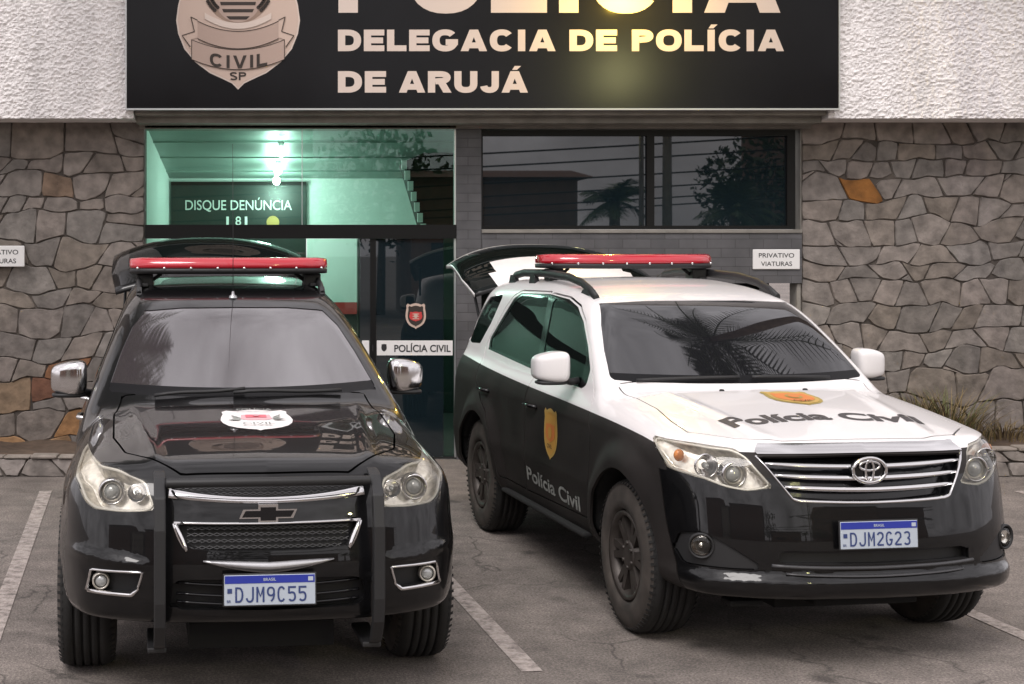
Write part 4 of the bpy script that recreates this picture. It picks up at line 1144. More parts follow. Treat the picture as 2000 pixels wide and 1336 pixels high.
def wheel(root, x, y, R, width, steer=0.0):
    """tyre with grooves and six twin spokes; sx side outward"""
    sx = 1 if x > 0 else -1
    e = bpy.data.objects.new('wheel', None); e.empty_display_size = .1; link(e, root); e.location = (x, y, R); e.rotation_euler = (0, 0, steer)
    h = width/2; rr = R*.575
    prof = [(-h*.72, rr), (-h*.98, rr+.02), (-h, rr+.06), (-h*.97, R*.83), (-h*.86, R*.955), (-h*.66, R*.992)]
    for g_ in (-.42, -.14, .14, .42):
        prof += [(h*(g_-.045), R), (h*(g_-.04), R-.012), (h*(g_+.04), R-.012), (h*(g_+.045), R)]
    prof += [(h*.66, R*.992), (h*.86, R*.955), (h*.97, R*.83), (h, rr+.06), (h*.98, rr+.02), (h*.72, rr)]
    mb = MB(); mb.lathe(prof, 'x', n=64, m=0)
    n = 64
    for k in range(n):                                     # shoulder blocks
        t = 2*math.pi*k/n
        for s in (-1, 1):
            pts = [(s*h*.955, .925), (s*h*.80, .968), (s*h*.80, .976), (s*h*.962, .932)]
            w_ = .36*2*math.pi/n
            V = [(a, R*b*math.cos(t+d), R*b*math.sin(t+d)) for d in (0, w_) for a, b in pts]
            mb.add(V, [(0, 1, 5, 4), (1, 2, 6, 5), (2, 3, 7, 6), (3, 0, 4, 7), (0, 3, 2, 1), (4, 5, 6, 7)], False, 0)
    ty = mb.build('tyre', [M_tyre, M_dusty], e)
    me = ty.data
    for p in me.polygons:
        c = p.center; r = math.hypot(c.y, c.z)
        if r < R*.945: p.material_index = 1
    mb = MB()
    mb.lathe([(sx*h*.80, rr+.004), (sx*h*.93, rr+.002), (sx*h*.90, rr-.018), (sx*h*.60, rr-.03), (-sx*h*.7, rr-.025), (-sx*h*.8, rr+.004)], 'x', n=48)
    mb.lathe([(sx*h*.2, 0.001), (sx*h*.2, rr-.03)], 'x', n=32)
    for k in range(6):
        for d in (-.13, .13):
            t = 2*math.pi*k/6+d; t2 = 2*math.pi*k/6+d*1.25; w0, w1 = .020, .017
            ca, sa = math.cos(t), math.sin(t); cb, sb = math.cos(t2), math.sin(t2)
            V = []
            for (cc, ss, r_, ww, xo, xi) in ((ca, sa, .055, w0, .74, .45), (cb, sb, rr-.022, w1, .80, .5)):
                for xx in (xo, xi):
                    for q in (-1, 1): V.append((sx*h*xx, r_*cc-q*ww*ss, r_*ss+q*ww*cc))
            mb.add(V, [(0, 1, 5, 4), (2, 6, 7, 3), (0, 4, 6, 2), (1, 3, 7, 5), (4, 5, 7, 6), (0, 2, 3, 1)])
    mb.lathe([(sx*h*.45, .085), (sx*h*.78, .075), (sx*h*.82, .05), (sx*h*.82, .0005)], 'x', n=28)
    for k in range(6): mb.lathe([(sx*h*.78, .010), (sx*h*.86, .010), (sx*h*.86, .0005)], 'x', (0, .062*math.cos(k*1.047+.5), .062*math.sin(k*1.047+.5)), 8)
    mb.build('rim', M_rim, e)
    return e

def light_bar(root, y0, z0, half, rails, bow=.10, label=None):
    """red bar swept back at its ends on a dark base with feet"""
    def ring(u, prof):
        y = y0+bow*u*u*abs(u)**.5; k = 1-.10*max(0, abs(u)-.9)/.1
        return [(u*half, y+a*k*(1-.25*max(0, abs(u)-.85)/.15), z0+b*k) for a, b in prof]
    us = [-1, -.99, -.965, -.93]+list(np.linspace(-.88, .88, 23))+[.93, .965, .99, 1]
    def sweep(prof, m, name, mats, seams=()):
        mb = MB(); n = len(prof); V = []
        for i, u in enumerate(us):
            sc = {0: .55, 1: .82, 2: .95, len(us)-1: .55, len(us)-2: .82, len(us)-3: .95}.get(i, 1)
            ca, cb = np.mean([p[0] for p in prof]), np.mean([p[1] for p in prof])
            V += ring(u, [(ca+(a-ca)*sc, cb+(b-cb)*(.75+.25*sc)) for a, b in prof])
        F = [(i*n+k, i*n+(k+1) % n, (i+1)*n+(k+1) % n, (i+1)*n+k) for i in range(len(us)-1) for k in range(n)]
        F += [tuple(range(n))[::-1], tuple(range((len(us)-1)*n, len(us)*n))]
        mb.add(V, F, True); return mb
    lens = [(-.135, .004), (-.140, .022), (-.125, .052), (-.09, .066), (.09, .066), (.125, .052), (.140, .022), (.135, .004)]
    base = [(-.125, -.030), (-.138, -.016), (-.138, .002), (.138, .002), (.138, -.016), (.125, -.030)]
    lb = sweep(base, 0, 'light_bar', M_plastic).build('light_bar', M_plastic, root)
    if label: lb['label'] = label
    sweep(lens, 0, '', 0).build('red_lens', M_redl, lb)
    mb = MB()
    for u in np.linspace(-.92, .92, 8):
        y = y0+bow*abs(u)**2.5-.139; mb = MB(); mb.blob((u*half, y, z0+.004), .008, .006, .009, 1, 1, 6); mb.build('clamp_screw', M_chrome, lb)
    for s in (-1, 1):
        mb = MB(); x = s*rails[0]; mb.box((x-.05, y0+.03, rails[1]), (x+.05, y0+.16, z0-.031), .008); mb.box((x-.02, y0-.02, rails[1]), (x+.02, y0+.21, rails[1]+.02), .004)
        mb.tube([(x-s*.10, y0+.09, z0-.03), (x-s*.02, y0+.09, rails[1]+.02)], .011)
        mb.build('mounting_foot', M_plastic, lb)
    return lb

def number_plate(root, x, y, z, txt, tilt=-.06):
    e = MB(); e.box((-.2, -.004, -.065), (.2, .004, .065), .003, 0); e.box((-.197, -.0055, .029), (.197, -.0035, .062), 0, 1)
    o = e.build('number_plate', [M_pw, M_pb], root); o.location = (x, y, z); o.rotation_euler = (tilt, 0, 0); o.scale = (.95, 1, .96)
    mb = MB(); add_block(mb, txt, -.152, -.052, .312, .066, -.0058, 0, t=.125, gap=.17, widths=.56)
    V, F = fit_text('BR', .018, .012, bold=.01); mb.add([(a-.188, -.0058, b-.052) for a, b in V], F, False, 0)
    mb.box((-.186, -.0062, -.012), (-.166, -.0057, .008), 0, 0); mb.box((.168, -.0066, .036), (.190, -.006, .054), 0, 1)
    mb.build('plate_characters', [M_pi, M_pw], o)
    mb = MB(); V, F = fit_text('BRASIL', .055, .013, bold=.01); mb.add([(a-.028, -.0068, b+.039) for a, b in V], F, False, 0); mb.build('country_lettering', M_pw, o)
    mb = MB(); mb.box((-.206, -.002, -.071), (.206, .007, .071), .004); mb.build('plate_holder', M_plastic, o)
    return o

def mirror(root, sx, x0, x1, y, z, hz, cap, base, label=None):
    """wing mirror: rounded cap in front, glass behind, arm to the door"""
    cx = sx*(x0+x1)/2; hw = (x1-x0)/2
    mb = MB(); mb.blob((cx, y, z), hw, .085, hz, .42, .55, 18)
    for i, v in enumerate(mb.V):                              # flat back, tapered towards the tip
        vx, vy, vz = v; t = (vx*sx-x0)/(x1-x0)
        vy = min(vy, y+.05+.02*t)
        vz = z+(vz-z)*(1-.22*max(0, t-.45)/.55)+(.012*(1-t))
        mb.V[i] = (vx, vy+.05*t*t, vz)
    o = mb.build('wing_mirror', cap, root)
    if label: o['label'] = label
    mb = MB(); mb.blob((cx, y+.01, z-hz*.93), hw*.93, .065, hz*.16, .6, .6, 10); mb.tube([(sx*(x0+.05), y+.02, z-hz*.7), (sx*(x0-.03), y+.04, z-hz*.95), (sx*base[0], base[1], base[2])], [.034, .030, .034], 10, flat=.7)
    mb.build('mirror_arm', M_plastic, o)
    mb = MB(); mb.blob((cx, y+.075, z), hw*.86, .006, hz*.82, .5, .6, 10); mb.build('mirror_glass', M_scr, o)
    return o

def decal(hull, V, F, kind, lift=.003):
    """lay a flat drawing (u right, v up) on the bonnet or on a side"""
    bm = bmesh.new(); vs_ = [bm.verts.new((float(a), float(b), 0)) for a, b in V]
    for f in F:
        try: bm.faces.new([vs_[i] for i in f])
        except ValueError: pass
    bmesh.ops.triangulate(bm, faces=[f for f in bm.faces if len(f.verts) > 3])
    for _ in range(3):
        long = [e for e in bm.edges if e.calc_length() > .045]
        if long: bmesh.ops.subdivide_edges(bm, edges=long, cuts=1); bmesh.ops.triangulate(bm, faces=[f for f in bm.faces if len(f.verts) > 3])
    bm.verts.index_update()
    P = np.array([v.co[:2] for v in bm.verts]); F2 = [tuple(v.index for v in f.verts) for f in bm.faces]; bm.free()
    if kind == 'bonnet': o = np.stack([P[:, 0], P[:, 1], np.full(len(P), 1.6)], 1); H = hull.cast(o, [0, 0, -1], 0, 1.0)
    elif kind == 'front': o = np.stack([P[:, 0], np.full(len(P), -1.5), P[:, 1]], 1); H = hull.cast(o, [0, 1, 0], 0, 1.4)
    else:
        sx = kind; o = np.stack([np.full(len(P), sx*1.5), sx*P[:, 0], P[:, 1]], 1); H = hull.cast(o, [-sx, 0, 0], 0, 1.2)
    H = np.nan_to_num(H)
    return H+lift*hull.grad(H), F2
def decal_obj(hull, root, name, layers, mats, kind, parent=None):
    mb = MB()
    for k, (V, F, m) in enumerate(layers):
        H, F2 = decal(hull, V, F, kind, .0025+.0018*k); mb.add(H, F2, True, m)
    o = mesh_obj(name, mb.V, mb.F, mats, parent or root, mb.S, mb.M)
    bm = bmesh.new(); bm.from_mesh(o.data)
    up = Vector((0, -.2, 1)) if kind == 'bonnet' else Vector((0, -1, 0)) if kind == 'front' else Vector((kind, 0, 0))
    for f in bm.faces:
        if f.normal.dot(up) < 0: f.normal_flip()
    bm.to_mesh(o.data); bm.free()
    return o
def poly_layer(P, m): return (P, tessellate(P), m)

def rail(root, sx, pts, feet, hull, r=.016):
    mb = MB(); mb.tube(pts, r, 8, flat=1.5)
    for (y, l) in feet:
        i = min(range(len(pts)), key=lambda k: abs(pts[k][1]-y)); p = pts[i]; h = hull.cast([[p[0], y, 2.2]], [0, 0, -1], 0, 1)[0]
        V = [(p[0]-.016, y-l, h[2]-.01), (p[0]+.016, y-l, h[2]-.01), (p[0]+.016, y+l, h[2]-.01), (p[0]-.016, y+l, h[2]-.01)]
        V += [(p[0]-.014, y-l*.6, p[2]), (p[0]+.014, y-l*.6, p[2]), (p[0]+.014, y+l*.6, p[2]), (p[0]-.014, y+l*.6, p[2])]
        mb.add(V, [(0, 1, 5, 4), (1, 2, 6, 5), (2, 3, 7, 6), (3, 0, 4, 7), (4, 5, 6, 7)])
    return mb.build('roof_rail', M_plastic, root)

def raised_gate(root, y0, z0, rise, length, hw, drop, mats, label, bands, thick=.05):
    """tailgate swung up behind the roof; bands give the material along its length"""
    nu, nv = 24, 20; V = []; F = []; Mi = []; Fz = knots(rise)
    for lay in (0, 1):
        for j in range(nv+1):
            v = j/nv
            for i in range(nu+1):
                u = -1+2*i/nu; w_ = hw*(1-.05*v)*(.94+.06*min(1, v*4)); ye = y0+length*v*(1-.12*abs(u)**3.5*v); 
                V.append((u*w_, ye, z0+float(Fz(v))-drop*abs(u)**2.6*(.6+.4*v)-lay*thick*(1 if 0 < j < nv and 0 < i < nu else .6)))
    N = (nu+1)*(nv+1)
    for j in range(nv):
        for i in range(nu):
            a = j*(nu+1)+i; m = bands((j+.5)/nv, abs(-1+2*(i+.5)/nu)); F.append((a, a+1, a+nu+2, a+nu+1)); Mi.append(m)
            F.append((a+N, a+nu+1+N, a+nu+2+N, a+1+N)); Mi.append(1)
    rim = [i for i in range(nu+1)]+[j*(nu+1)+nu for j in range(1, nv+1)]+[nv*(nu+1)+i for i in range(nu-1, -1, -1)]+[j*(nu+1) for j in range(nv-1, 0, -1)]
    for k in range(len(rim)):
        a, b = rim[k], rim[(k+1) % len(rim)]; F.append((a, a+N, b+N, b)); Mi.append(0 if a >= nu+1 else 1)
    o = mesh_obj('tailgate', V, F, mats, root, True, Mi); o['label'] = label
    for s in (-1, 1):
        mb = MB(); mb.tube([(s*hw*.86, y0+.10, z0-.28), (s*hw*.84, y0+.42, z0+float(Fz(.45))-drop*.6-.05)], .011, 8); mb.build('gas_strut', M_plastic, o)
    return o
def gate_trim(): pass

def sdp(kind, poly, r=0.0, yk=.8):
    f = poly_sd(poly, r)
    if kind == 'F': return lambda V: f(np.stack([np.abs(V[:, 0]), V[:, 2]], 1))
    if kind == 'S': return lambda V: f(V[:, 1:3])
    if kind == 'T': return lambda V: f(np.stack([np.abs(V[:, 0]), V[:, 1]], 1))
    if kind == 'U': return lambda V: f(np.stack([np.abs(V[:, 0])+yk*V[:, 1], V[:, 2]], 1))
def circ(y, z, r): return lambda V: np.hypot(V[:, 1]-y, V[:, 2]-z)-r
AX = lambda V: np.abs(V[:, 0])
inner_front = lambda V: V[:, 1] < .3

# ================================================================== the all-black car
HB = Hull(PICKUP_FRONT); PB = PICKUP_FRONT
cb = thing('police_car', 'all black police car with push bar, chrome mirrors and white hood crest', 'car', (CAR_BLACK[0], CAR_BLACK[1], 0), CAR_BLACK[2], 'police cars parked at the entrance')
wsB = [(-.2, 1.628), (.30, 1.624), (.500, 1.608), (.570, 1.53), (.632, 1.40), (.690, 1.245), (.690, 1.226), (.52, 1.212), (.30, 1.206), (-.2, 1.204)]
spec = [
 ('S', circ(0, PB['rw'], PB['ra']), lambda V: (AX(V) > .45) & (V[:, 2] < .95), 'hole', None, 0),
 ('S', circ(PB['wb'], PB['rw'], PB['ra']), lambda V: (AX(V) > .45) & (V[:, 2] < .95), 'hole', None, 0),
 ('F', sdp('F', wsB, .02), lambda V: (V[:, 1] > .36) & (V[:, 1] < 1.5) & (V[:, 2] > 1.195), 'windscreen', {'body'}, 0),
 ('F', lambda V: V[:, 2]-(1.247+.02*(np.abs(V[:, 0])/.69)**2), lambda V: (V[:, 1] > .36) & (V[:, 1] < 1.0) & (V[:, 2] > 1.195), 'dash_refl', {'windscreen'}, 0),
 ('S', sdp('S', [(.82, 1.20), (1.0, 1.34), (1.35, 1.52), (1.62, 1.61), (2.1, 1.645), (2.8, 1.63), (2.86, 1.58), (2.92, 1.24), (1.9, 1.19), (.9, 1.17)], .03), lambda V: (AX(V) > .5) & (V[:, 2] > 1.12) & (V[:, 1] > .6), 'trim', {'body'}, 0),
 ('S', sdp('S', [(.98, 1.20), (1.1, 1.36), (1.4, 1.51), (1.65, 1.59), (1.93, 1.62), (1.88, 1.21)], .03), lambda V: (AX(V) > .5) & (V[:, 2] > 1.12), 'side_window', {'trim'}, 0),
 ('S', sdp('S', [(2.03, 1.62), (2.6, 1.61), (2.78, 1.57), (2.85, 1.26), (1.98, 1.215)], .03), lambda V: (AX(V) > .5) & (V[:, 2] > 1.12), 'side_window', {'trim'}, 0),
 ('S', sdp('S', [(3.02, 1.60), (3.4, 1.56), (3.62, 1.34), (3.60, 1.27), (3.02, 1.25)], .03), lambda V: (AX(V) > .5) & (V[:, 2] > 1.12), 'side_window', {'body'}, 0),
 ('U', sdp('U', [(.735, 1.042), (.55, .985), (.352, .940), (.237, .872), (.170, .850), (-.014, .846), (-.185, .855), (-.160, .895), (-.098, .970), (.101, 1.016), (.40, 1.036)], .012), lambda V: (V[:, 1] < .25) & (V[:, 2] > .75), 'headlight', {'body'}, 0),
 ('T', sdp('T', [(-.2, .44), (.62, .53), (.66, .30), (.655, -.20), (.60, -.50), (.475, -.66), (.36, -.755), (-.2, -.775)], .02), lambda V: (V[:, 2] > .93) & (V[:, 1] < .6) & (V[:, 2] < 1.23), 'hood', {'body'}, .009),
 ('F', sdp('F', [(-.2, .968), (.39, .975), (.408, .955), (.40, .925), (.2, .903), (-.2, .903)], .01), lambda V: (V[:, 1] < -.4), 'upper_port', {'body'}, 0),
 ('F', sdp('F', [(-.2, .806), (.2, .806), (.385, .812), (.335, .705), (.2, .692), (-.2, .688)], .015), lambda V: (V[:, 1] < -.4), 'lower_port', {'body'}, 0),
 ('F', sdp('F', [(-.2, .575), (.36, .578), (.40, .565), (.41, .47), (.36, .45), (-.2, .44)], .015), lambda V: (V[:, 1] < -.4), 'intake', {'body'}, 0),
 ('F', sdp('F', [(.528, .603), (.738, .598), (.758, .512), (.575, .512), (.548, .535)], .012), lambda V: (V[:, 1] < 0), 'fog_pocket', {'body'}, 0),
 ('S', sdp('S', [(.62, .46), (1.80, .45), (1.80, 1.18), (1.97, 1.665), (1.6, 1.635), (1.3, 1.53), (.95, 1.35), (.70, 1.16), (.60, 1.0)], .02), lambda V: (AX(V) > .48) & (V[:, 1] > .5), 'front_door', {'body'}, .009),
 ('S', sdp('S', [(1.815, .45), (2.36, .45), (2.42, .62), (2.62, .84), (2.95, 1.0), (2.97, 1.22), (2.88, 1.66), (1.985, 1.668), (1.815, 1.18)], .02), lambda V: (AX(V) > .48) & (V[:, 1] > 1.7), 'rear_door', {'body'}, .009),
 ('S', lambda V: V[:, 1]+.30-.55*(V[:, 2]-.86), lambda V: (V[:, 1] < .2) & (V[:, 2] < .853), 'bumper', {'body'}, .008),
]
skB = build_body(cb, HB, spec, PB)
pb = lambda name, labs, mats, **k: panel(skB, HB, cb, name, labs, mats, **k)
bodyB = pb('body', 'body', M_paintK); pb('bonnet', 'hood', M_paintK); pb('bumper', 'bumper', M_paintK)
for s in (-1, 1):
    d = pb('door', 'front_door', M_paintK, sx=s); d2 = pb('door', 'rear_door', M_paintK, sx=s)
    for dd, yh in ((d, 1.62), (d2, 2.72)):
        p = HB.cast([[s*1.5, yh, .98]], [-s, 0, 0], 0, 1.2)[0]
        mb = MB(); mb.tube([(p[0]-s*.01, yh+.10, .98), (p[0]+s*.03, yh+.07, .985), (p[0]+s*.03, yh-.07, .985), (p[0]-s*.01, yh-.10, .98)], .013, 8); mb.build('door_handle', M_chrome, dd)
    pb('window_trim', 'trim', M_trim, sx=s, lip=0, inset_=.003); pb('side_window', 'side_window', M_glass, sx=s, lip=0, inset_=.008)
pb('windscreen', 'windscreen', M_scrK, lip=0, inset_=.004); pb('dash_reflection', 'dash_refl', M_dash_refl, lip=0, inset_=.004)
backing(cb, HB, PB, [(-.1, .45, .88, .99, -.3, .075), (-.1, .42, .67, .82, -.3, .085), (-.1, .45, .42, .6, -.3, .09), (.42, .86, .83, 1.07, .1, .14), (.5, .8, .49, .62, 0, .09)])
for s in (-1, 1): lamp_unit(skB, HB, cb, 'headlight', s, .085, [(.655, .918, .046, 'projector'), (.548, .918, .036, 'cup')], 'headlight')
# mesh grilles set into the two ports and the intake
def recessed(sk, hull, root, lab, dep, name, mats, tri=True):
    V, F = sk.part(lab); V = hull.snap(V, 3); N = hull.grad(V); n = len(V)
    Vb = V+np.array([0, dep, 0]); edge = {}
    for f in F:
        for k in range(len(f)): edge[(f[k], f[(k+1) % len(f)])] = 1
    border = [(a, b) for (a, b) in edge if (b, a) not in edge]
    mb = MB(); mb.add(np.concatenate([V-N*.003, Vb]), [tuple(i+n for i in f) for f in F]+[(b, a, a+n, b+n) for a, b in border], False)
    return mb.build(name, mats, root)
def honeycomb(hull, inside, x0, x1, z0, z1, cw, ch, dep, r):
    mb = MB()
    rows = int((z1-z0)/ch)+2; cols = int((x1-x0)/cw)+2
    for j in range(rows):
        for sgn in (1, -1):
            pts = []
            for i in range(cols*2+1):
                x = x0+i*cw/2; z = z0+j*ch+(ch*.25 if (i % 2) else -ch*.25)*sgn
                if inside(x, z):
                    p = hull.cast([[x, -1.6, z]], [0, 1, 0], 0, 1.4)[0]; pts.append((x, p[1]+dep, z))
                else:
                    if len(pts) > 1: mb.tube(pts, r, 5, caps=False)
                    pts = []
            if len(pts) > 1: mb.tube(pts, r, 5, caps=False)
    return mb
M_mesh = mat('grille_mesh', (.05, .05, .052), .35, metal=.4)
gr = recessed(skB, HB, cb, 'upper_port', .05, 'upper_grille', M_plastic)
fin = poly_sd([(-.402, .962), (.402, .962), (.39, .91), (-.39, .91)]); hc = honeycomb(HB, lambda x, z: fin(np.array([x, z])) < 0, -.40, .40, .918, .965, .062, .026, .02, .0035); hc.build('mesh', M_mesh, gr)
gr2 = recessed(skB, HB, cb, 'lower_port', .06, 'lower_grille', M_plastic)
fin2 = poly_sd([(-.375, .806), (.375, .806), (.335, .695), (-.335, .695)]); hc = honeycomb(HB, lambda x, z: fin2(np.array([x, z])) < 0, -.37, .37, .705, .80, .062, .026, .02, .0035); hc.build('mesh', M_mesh, gr2)
gi = recessed(skB, HB, cb, 'intake', .06, 'lower_intake', M_plastic)
def on_front(hull, pts, dep=0):
    o = np.array([[x, -1.7, z] for x, z in pts]); h = hull.cast(o, [0, 1, 0], 0, 1.6); h[:, 1] += dep; return [tuple(p) for p in h]
mb = MB()
for z in (.545, .50, .465): mb.tube(on_front(HB, [(x, z+.02*(x/.4)**2) for x in np.linspace(-.385, .385, 15)], .02), .010, 6, flat=.6)
mb.build('intake_slat', M_trim, gi)
# chrome strips
def front_strip(hull, pts, wid, name, m, parent, lift=.010, th=.012):
    n = len(pts); V = []
    wid = wid if isinstance(wid, (list, tuple, np.ndarray)) else [wid]*n
    for i in range(n):
        a = np.array(pts[max(i-1, 0)]); b = np.array(pts[min(i+1, n-1)]); t = (b-a)/max(np.linalg.norm(b-a), 1e-6); q = np.array([-t[1], t[0]])*wid[i]/2
        for (k, dy) in ((-1, th*.6), (-.75, -lift*.7), (0, -lift), (.75, -lift*.7), (1, th*.6)):
            x, z = np.array(pts[i])+q*k; V.append((x, dy, z))
    P = on_front(hull, [(v[0], v[2]) for v in V]); V = [(p[0], p[1]+v[1], p[2]) for p, v in zip(P, V)]
    F = [(i*5+k, i*5+k+1, (i+1)*5+k+1, (i+1)*5+k) for i in range(n-1) for k in range(4)]
    mb = MB(); mb.add(V, F, True); mb.add([V[k] for k in range(5)], [(0, 1, 2, 3, 4)]); mb.add(V[-5:], [(4, 3, 2, 1, 0)])
    return mb.build(name, m, parent)
X = np.linspace(-.415, .415, 21)
front_strip(HB, [(x, .895+.030*(x/.415)**2) for x in X], [.028+.014*(abs(x)/.415)**3 for x in X], 'chrome_strip', M_chrome, gr)
front_strip(HB, [(x, .812+.006*(x/.4)**2-.008) for x in np.linspace(-.395, .395, 15)], .012, 'chrome_strip', M_chrome, gr2, .007)
for s in (-1, 1): front_strip(HB, [(s*(.395-.052*t), .808-.112*t) for t in np.linspace(0, 1, 6)], [.018+.012*math.sin(math.pi*t) for t in np.linspace(0, 1, 6)], 'chrome_strip', M_chrome, gr2, .010)
X = np.linspace(-.275, .275, 17)
front_strip(HB, [(x, .625+.03*(abs(x)/.275)**1.5) for x in X], [.006+.044*(1-(abs(x)/.275)**2)**1 for x in X], 'bumper_strip', M_silver, cb, .014)
# emblem between the ports
def bow(sx_, sz_):
    P = [(-.5, -.16), (-.43, .24), (-.17, .24), (-.17, .5), (.17, .5), (.17, .24), (.5, .24), (.43, -.24), (.17, -.24), (.17, -.5), (-.17, -.5), (-.17, -.24), (-.5, -.24)]
    return [(x*sx_, z*sz_) for x, z in P[1:-1]]+[(-.5*sx_, -.24*sz_)]
yE = HB.cast([[0, -1.6, .844]], [0, 1, 0], 0, 1.4)[0][1]
mb = MB(); fr = lambda u, v, h: (u, yE-.004-h-.0, .843+v+u*0)
mb.prism(bow(.245, .080), lambda u, v, h: (u, yE-.006-h, .843+v), -.02, .004, 0)
mb.prism(scaled(bow(.245, .080), .0, .0) if False else [(x*.90 if abs(x) > .05 else x*.78, z*.70) for x, z in bow(.245, .080)], lambda u, v, h: (u, yE-.0105-h, .843+v), 0, .002, 1)
mb.build('bow_tie_emblem', [M_chrome, M_trim], gr2)
# fog lamps in chrome frames
for s in (-1, 1):
    V, F = skB.part('fog_pocket'); keep = [V[list(f)].mean(0)[0]*s > 0 for f in F]
    F = [f for f, k in zip(F, keep) if k]; used = sorted({i for f in F for i in f}); mp = {i: k for k, i in enumerate(used)}; Vv = HB.snap(V[used], 3); F = [tuple(mp[i] for i in f) for f in F]
    n = len(Vv); edge = {}
    for f in F:
        for k in range(len(f)): edge[(f[k], f[(k+1) % len(f)])] = 1
    border = [(a, b) for (a, b) in edge if (b, a) not in edge]
    mb = MB(); mb.add(np.concatenate([Vv, Vv+np.array([0, .06, 0])]), [tuple(i+n for i in f) for f in F]+[(b, a, a+n, b+n) for a, b in border])
    fl = mb.build('fog_lamp', M_plastic, cb)
    loop = [(.525, .606), (.742, .601), (.762, .509), (.572, .507), (.546, .53)]
    mb = MB(); pts = []
    for k in range(5):
        a, b = loop[k], loop[(k+1) % 5]
        for t in (.04, .25, .5, .75, .96): pts.append((s*(a[0]+(b[0]-a[0])*t), a[1]+(b[1]-a[1])*t))
    mb.tube(on_front(HB, pts, -.002), [.006 if p[1] > .52 else .009 for p in pts], 8, closed=True); mb.build('chrome_frame', M_chrome, fl)
    p = HB.cast([[s*.70, -1.6, .553]], [0, 1, 0], 0, 1.4)[0]
    mb = MB(); mb.lathe([(.05, .038), (.0, .036), (-.004, .03), (.006, .028)], 'y', (p[0], p[1]+.008, p[2]), 20, 0); mb.blob((p[0], p[1]+.025, p[2]), .028, .02, .028, 1, 1, 8, m=1); mb.build('bulb', [M_bezel, M_bulbg], fl)
# push bar
mb = MB()
for s in (-1, 1):
    y0 = -.985
    prof = [(1.015, -.80), (1.0, -.86), (.93, y0+.03), (.80, y0), (.50, y0), (.40, y0+.02), (.31, y0+.08), (.255, y0+.20)]
    V = []
    for z, y in prof: V += [(s*.455-.024, y, z), (s*.455+.024, y, z), (s*.455+.024, y+.05, z), (s*.455-.024, y+.05, z)]
    n = len(prof); F = [(i*4+k, i*4+(k+1) % 4, (i+1)*4+(k+1) % 4, (i+1)*4+k) for i in range(n-1) for k in range(4)]+[(0, 1, 2, 3), (4*n-4, 4*n-1, 4*n-2, 4*n-3)]
    mb.add(V, F)
    mb.tube([(s*.455, -.95, .56), (s*.455, -.80, .56)], .02, 8); mb.box((s*.455-.05, -.84, .262), (s*.455+.03, -.50, .285))
mb.tube([(-.43, -.90, .982), (.43, -.90, .982)], .021, 10)
pbm = mb.build('push_bar', M_plastic, cb)
bev = pbm.modifiers.new('edges', 'BEVEL'); bev.width = .006; bev.segments = 2; bev.limit_method = 'ANGLE'
number_plate(cb, 0, -.945, .542, 'DJM9C55')
# crest on the bonnet
Cx, Cy = .02, -.03
L_ = [poly_layer(scaled(SHIELD, .172, .215, Cx, Cy), 0),
      poly_layer([(Cx-.068, Cy+.10), (Cx-.075, Cy+.01), (Cx-.045, Cy-.015), (Cx+.045, Cy-.015), (Cx+.075, Cy+.01), (Cx+.068, Cy+.10)][::-1], 1), poly_layer([(Cx-.05, Cy+.09), (Cx-.05, Cy+.03), (Cx+.05, Cy+.03), (Cx+.05, Cy+.09)], 2)]
for s in (-1, 1):
    L_.append(poly_layer([(Cx+s*.075, Cy+.02), (Cx+s*.12, Cy+.09), (Cx+s*.105, Cy+.01), (Cx+s*.14, Cy-.02), (Cx+s*.085, Cy-.03)][::s], 3))
L_.append(poly_layer(scaled(disc(1, 10), .016, .022, Cx, Cy+.06), 1))
V, F = fit_text('CIVIL', .15, .045, bold=.01); L_.append((np.array([(Cx-.075+a, Cy-.14+b) for a, b in V]), F, 3))
V, F = fit_text('POLÍCIA', .17, .035, bold=.01); L_.append((np.array([(Cx-.085+a, Cy+.155+b) for a, b in V]), F, 3))
decal_obj(HB, cb, 'hood_crest', L_, [M_dwhite, mat('pale_pink_decal', (.72, .42, .45), .5), M_pink, M_dgrey], 'bonnet')
for s in (-1, 1):
    mirror(cb, s, .81, 1.005, .90, 1.262, .090, M_chrome, (.78, .93, 1.19), 'chrome capped wing mirror')
    wheel(cb, s*.775, 0, .388, .265); wheel(cb, s*.775, PB['wb'], .388, .265)
    pts = []
    for y, dz in ((1.55, .0), (1.62, .03), (1.75, .045), (2.3, .05), (2.9, .048), (3.2, .04), (3.32, 0)):
        xx = .535-.01*(y-1.5); h = HB.cast([[s*xx, y, 2.2]], [0, 0, -1], 0, 1)[0]; pts.append((s*xx, y, h[2]+dz))
    rail(cb, s, pts, ((1.6, .06), (2.4, .05), (3.25, .06)), HB)
light_bar(cb, 1.72, 1.836, .59, (.50, 1.73))
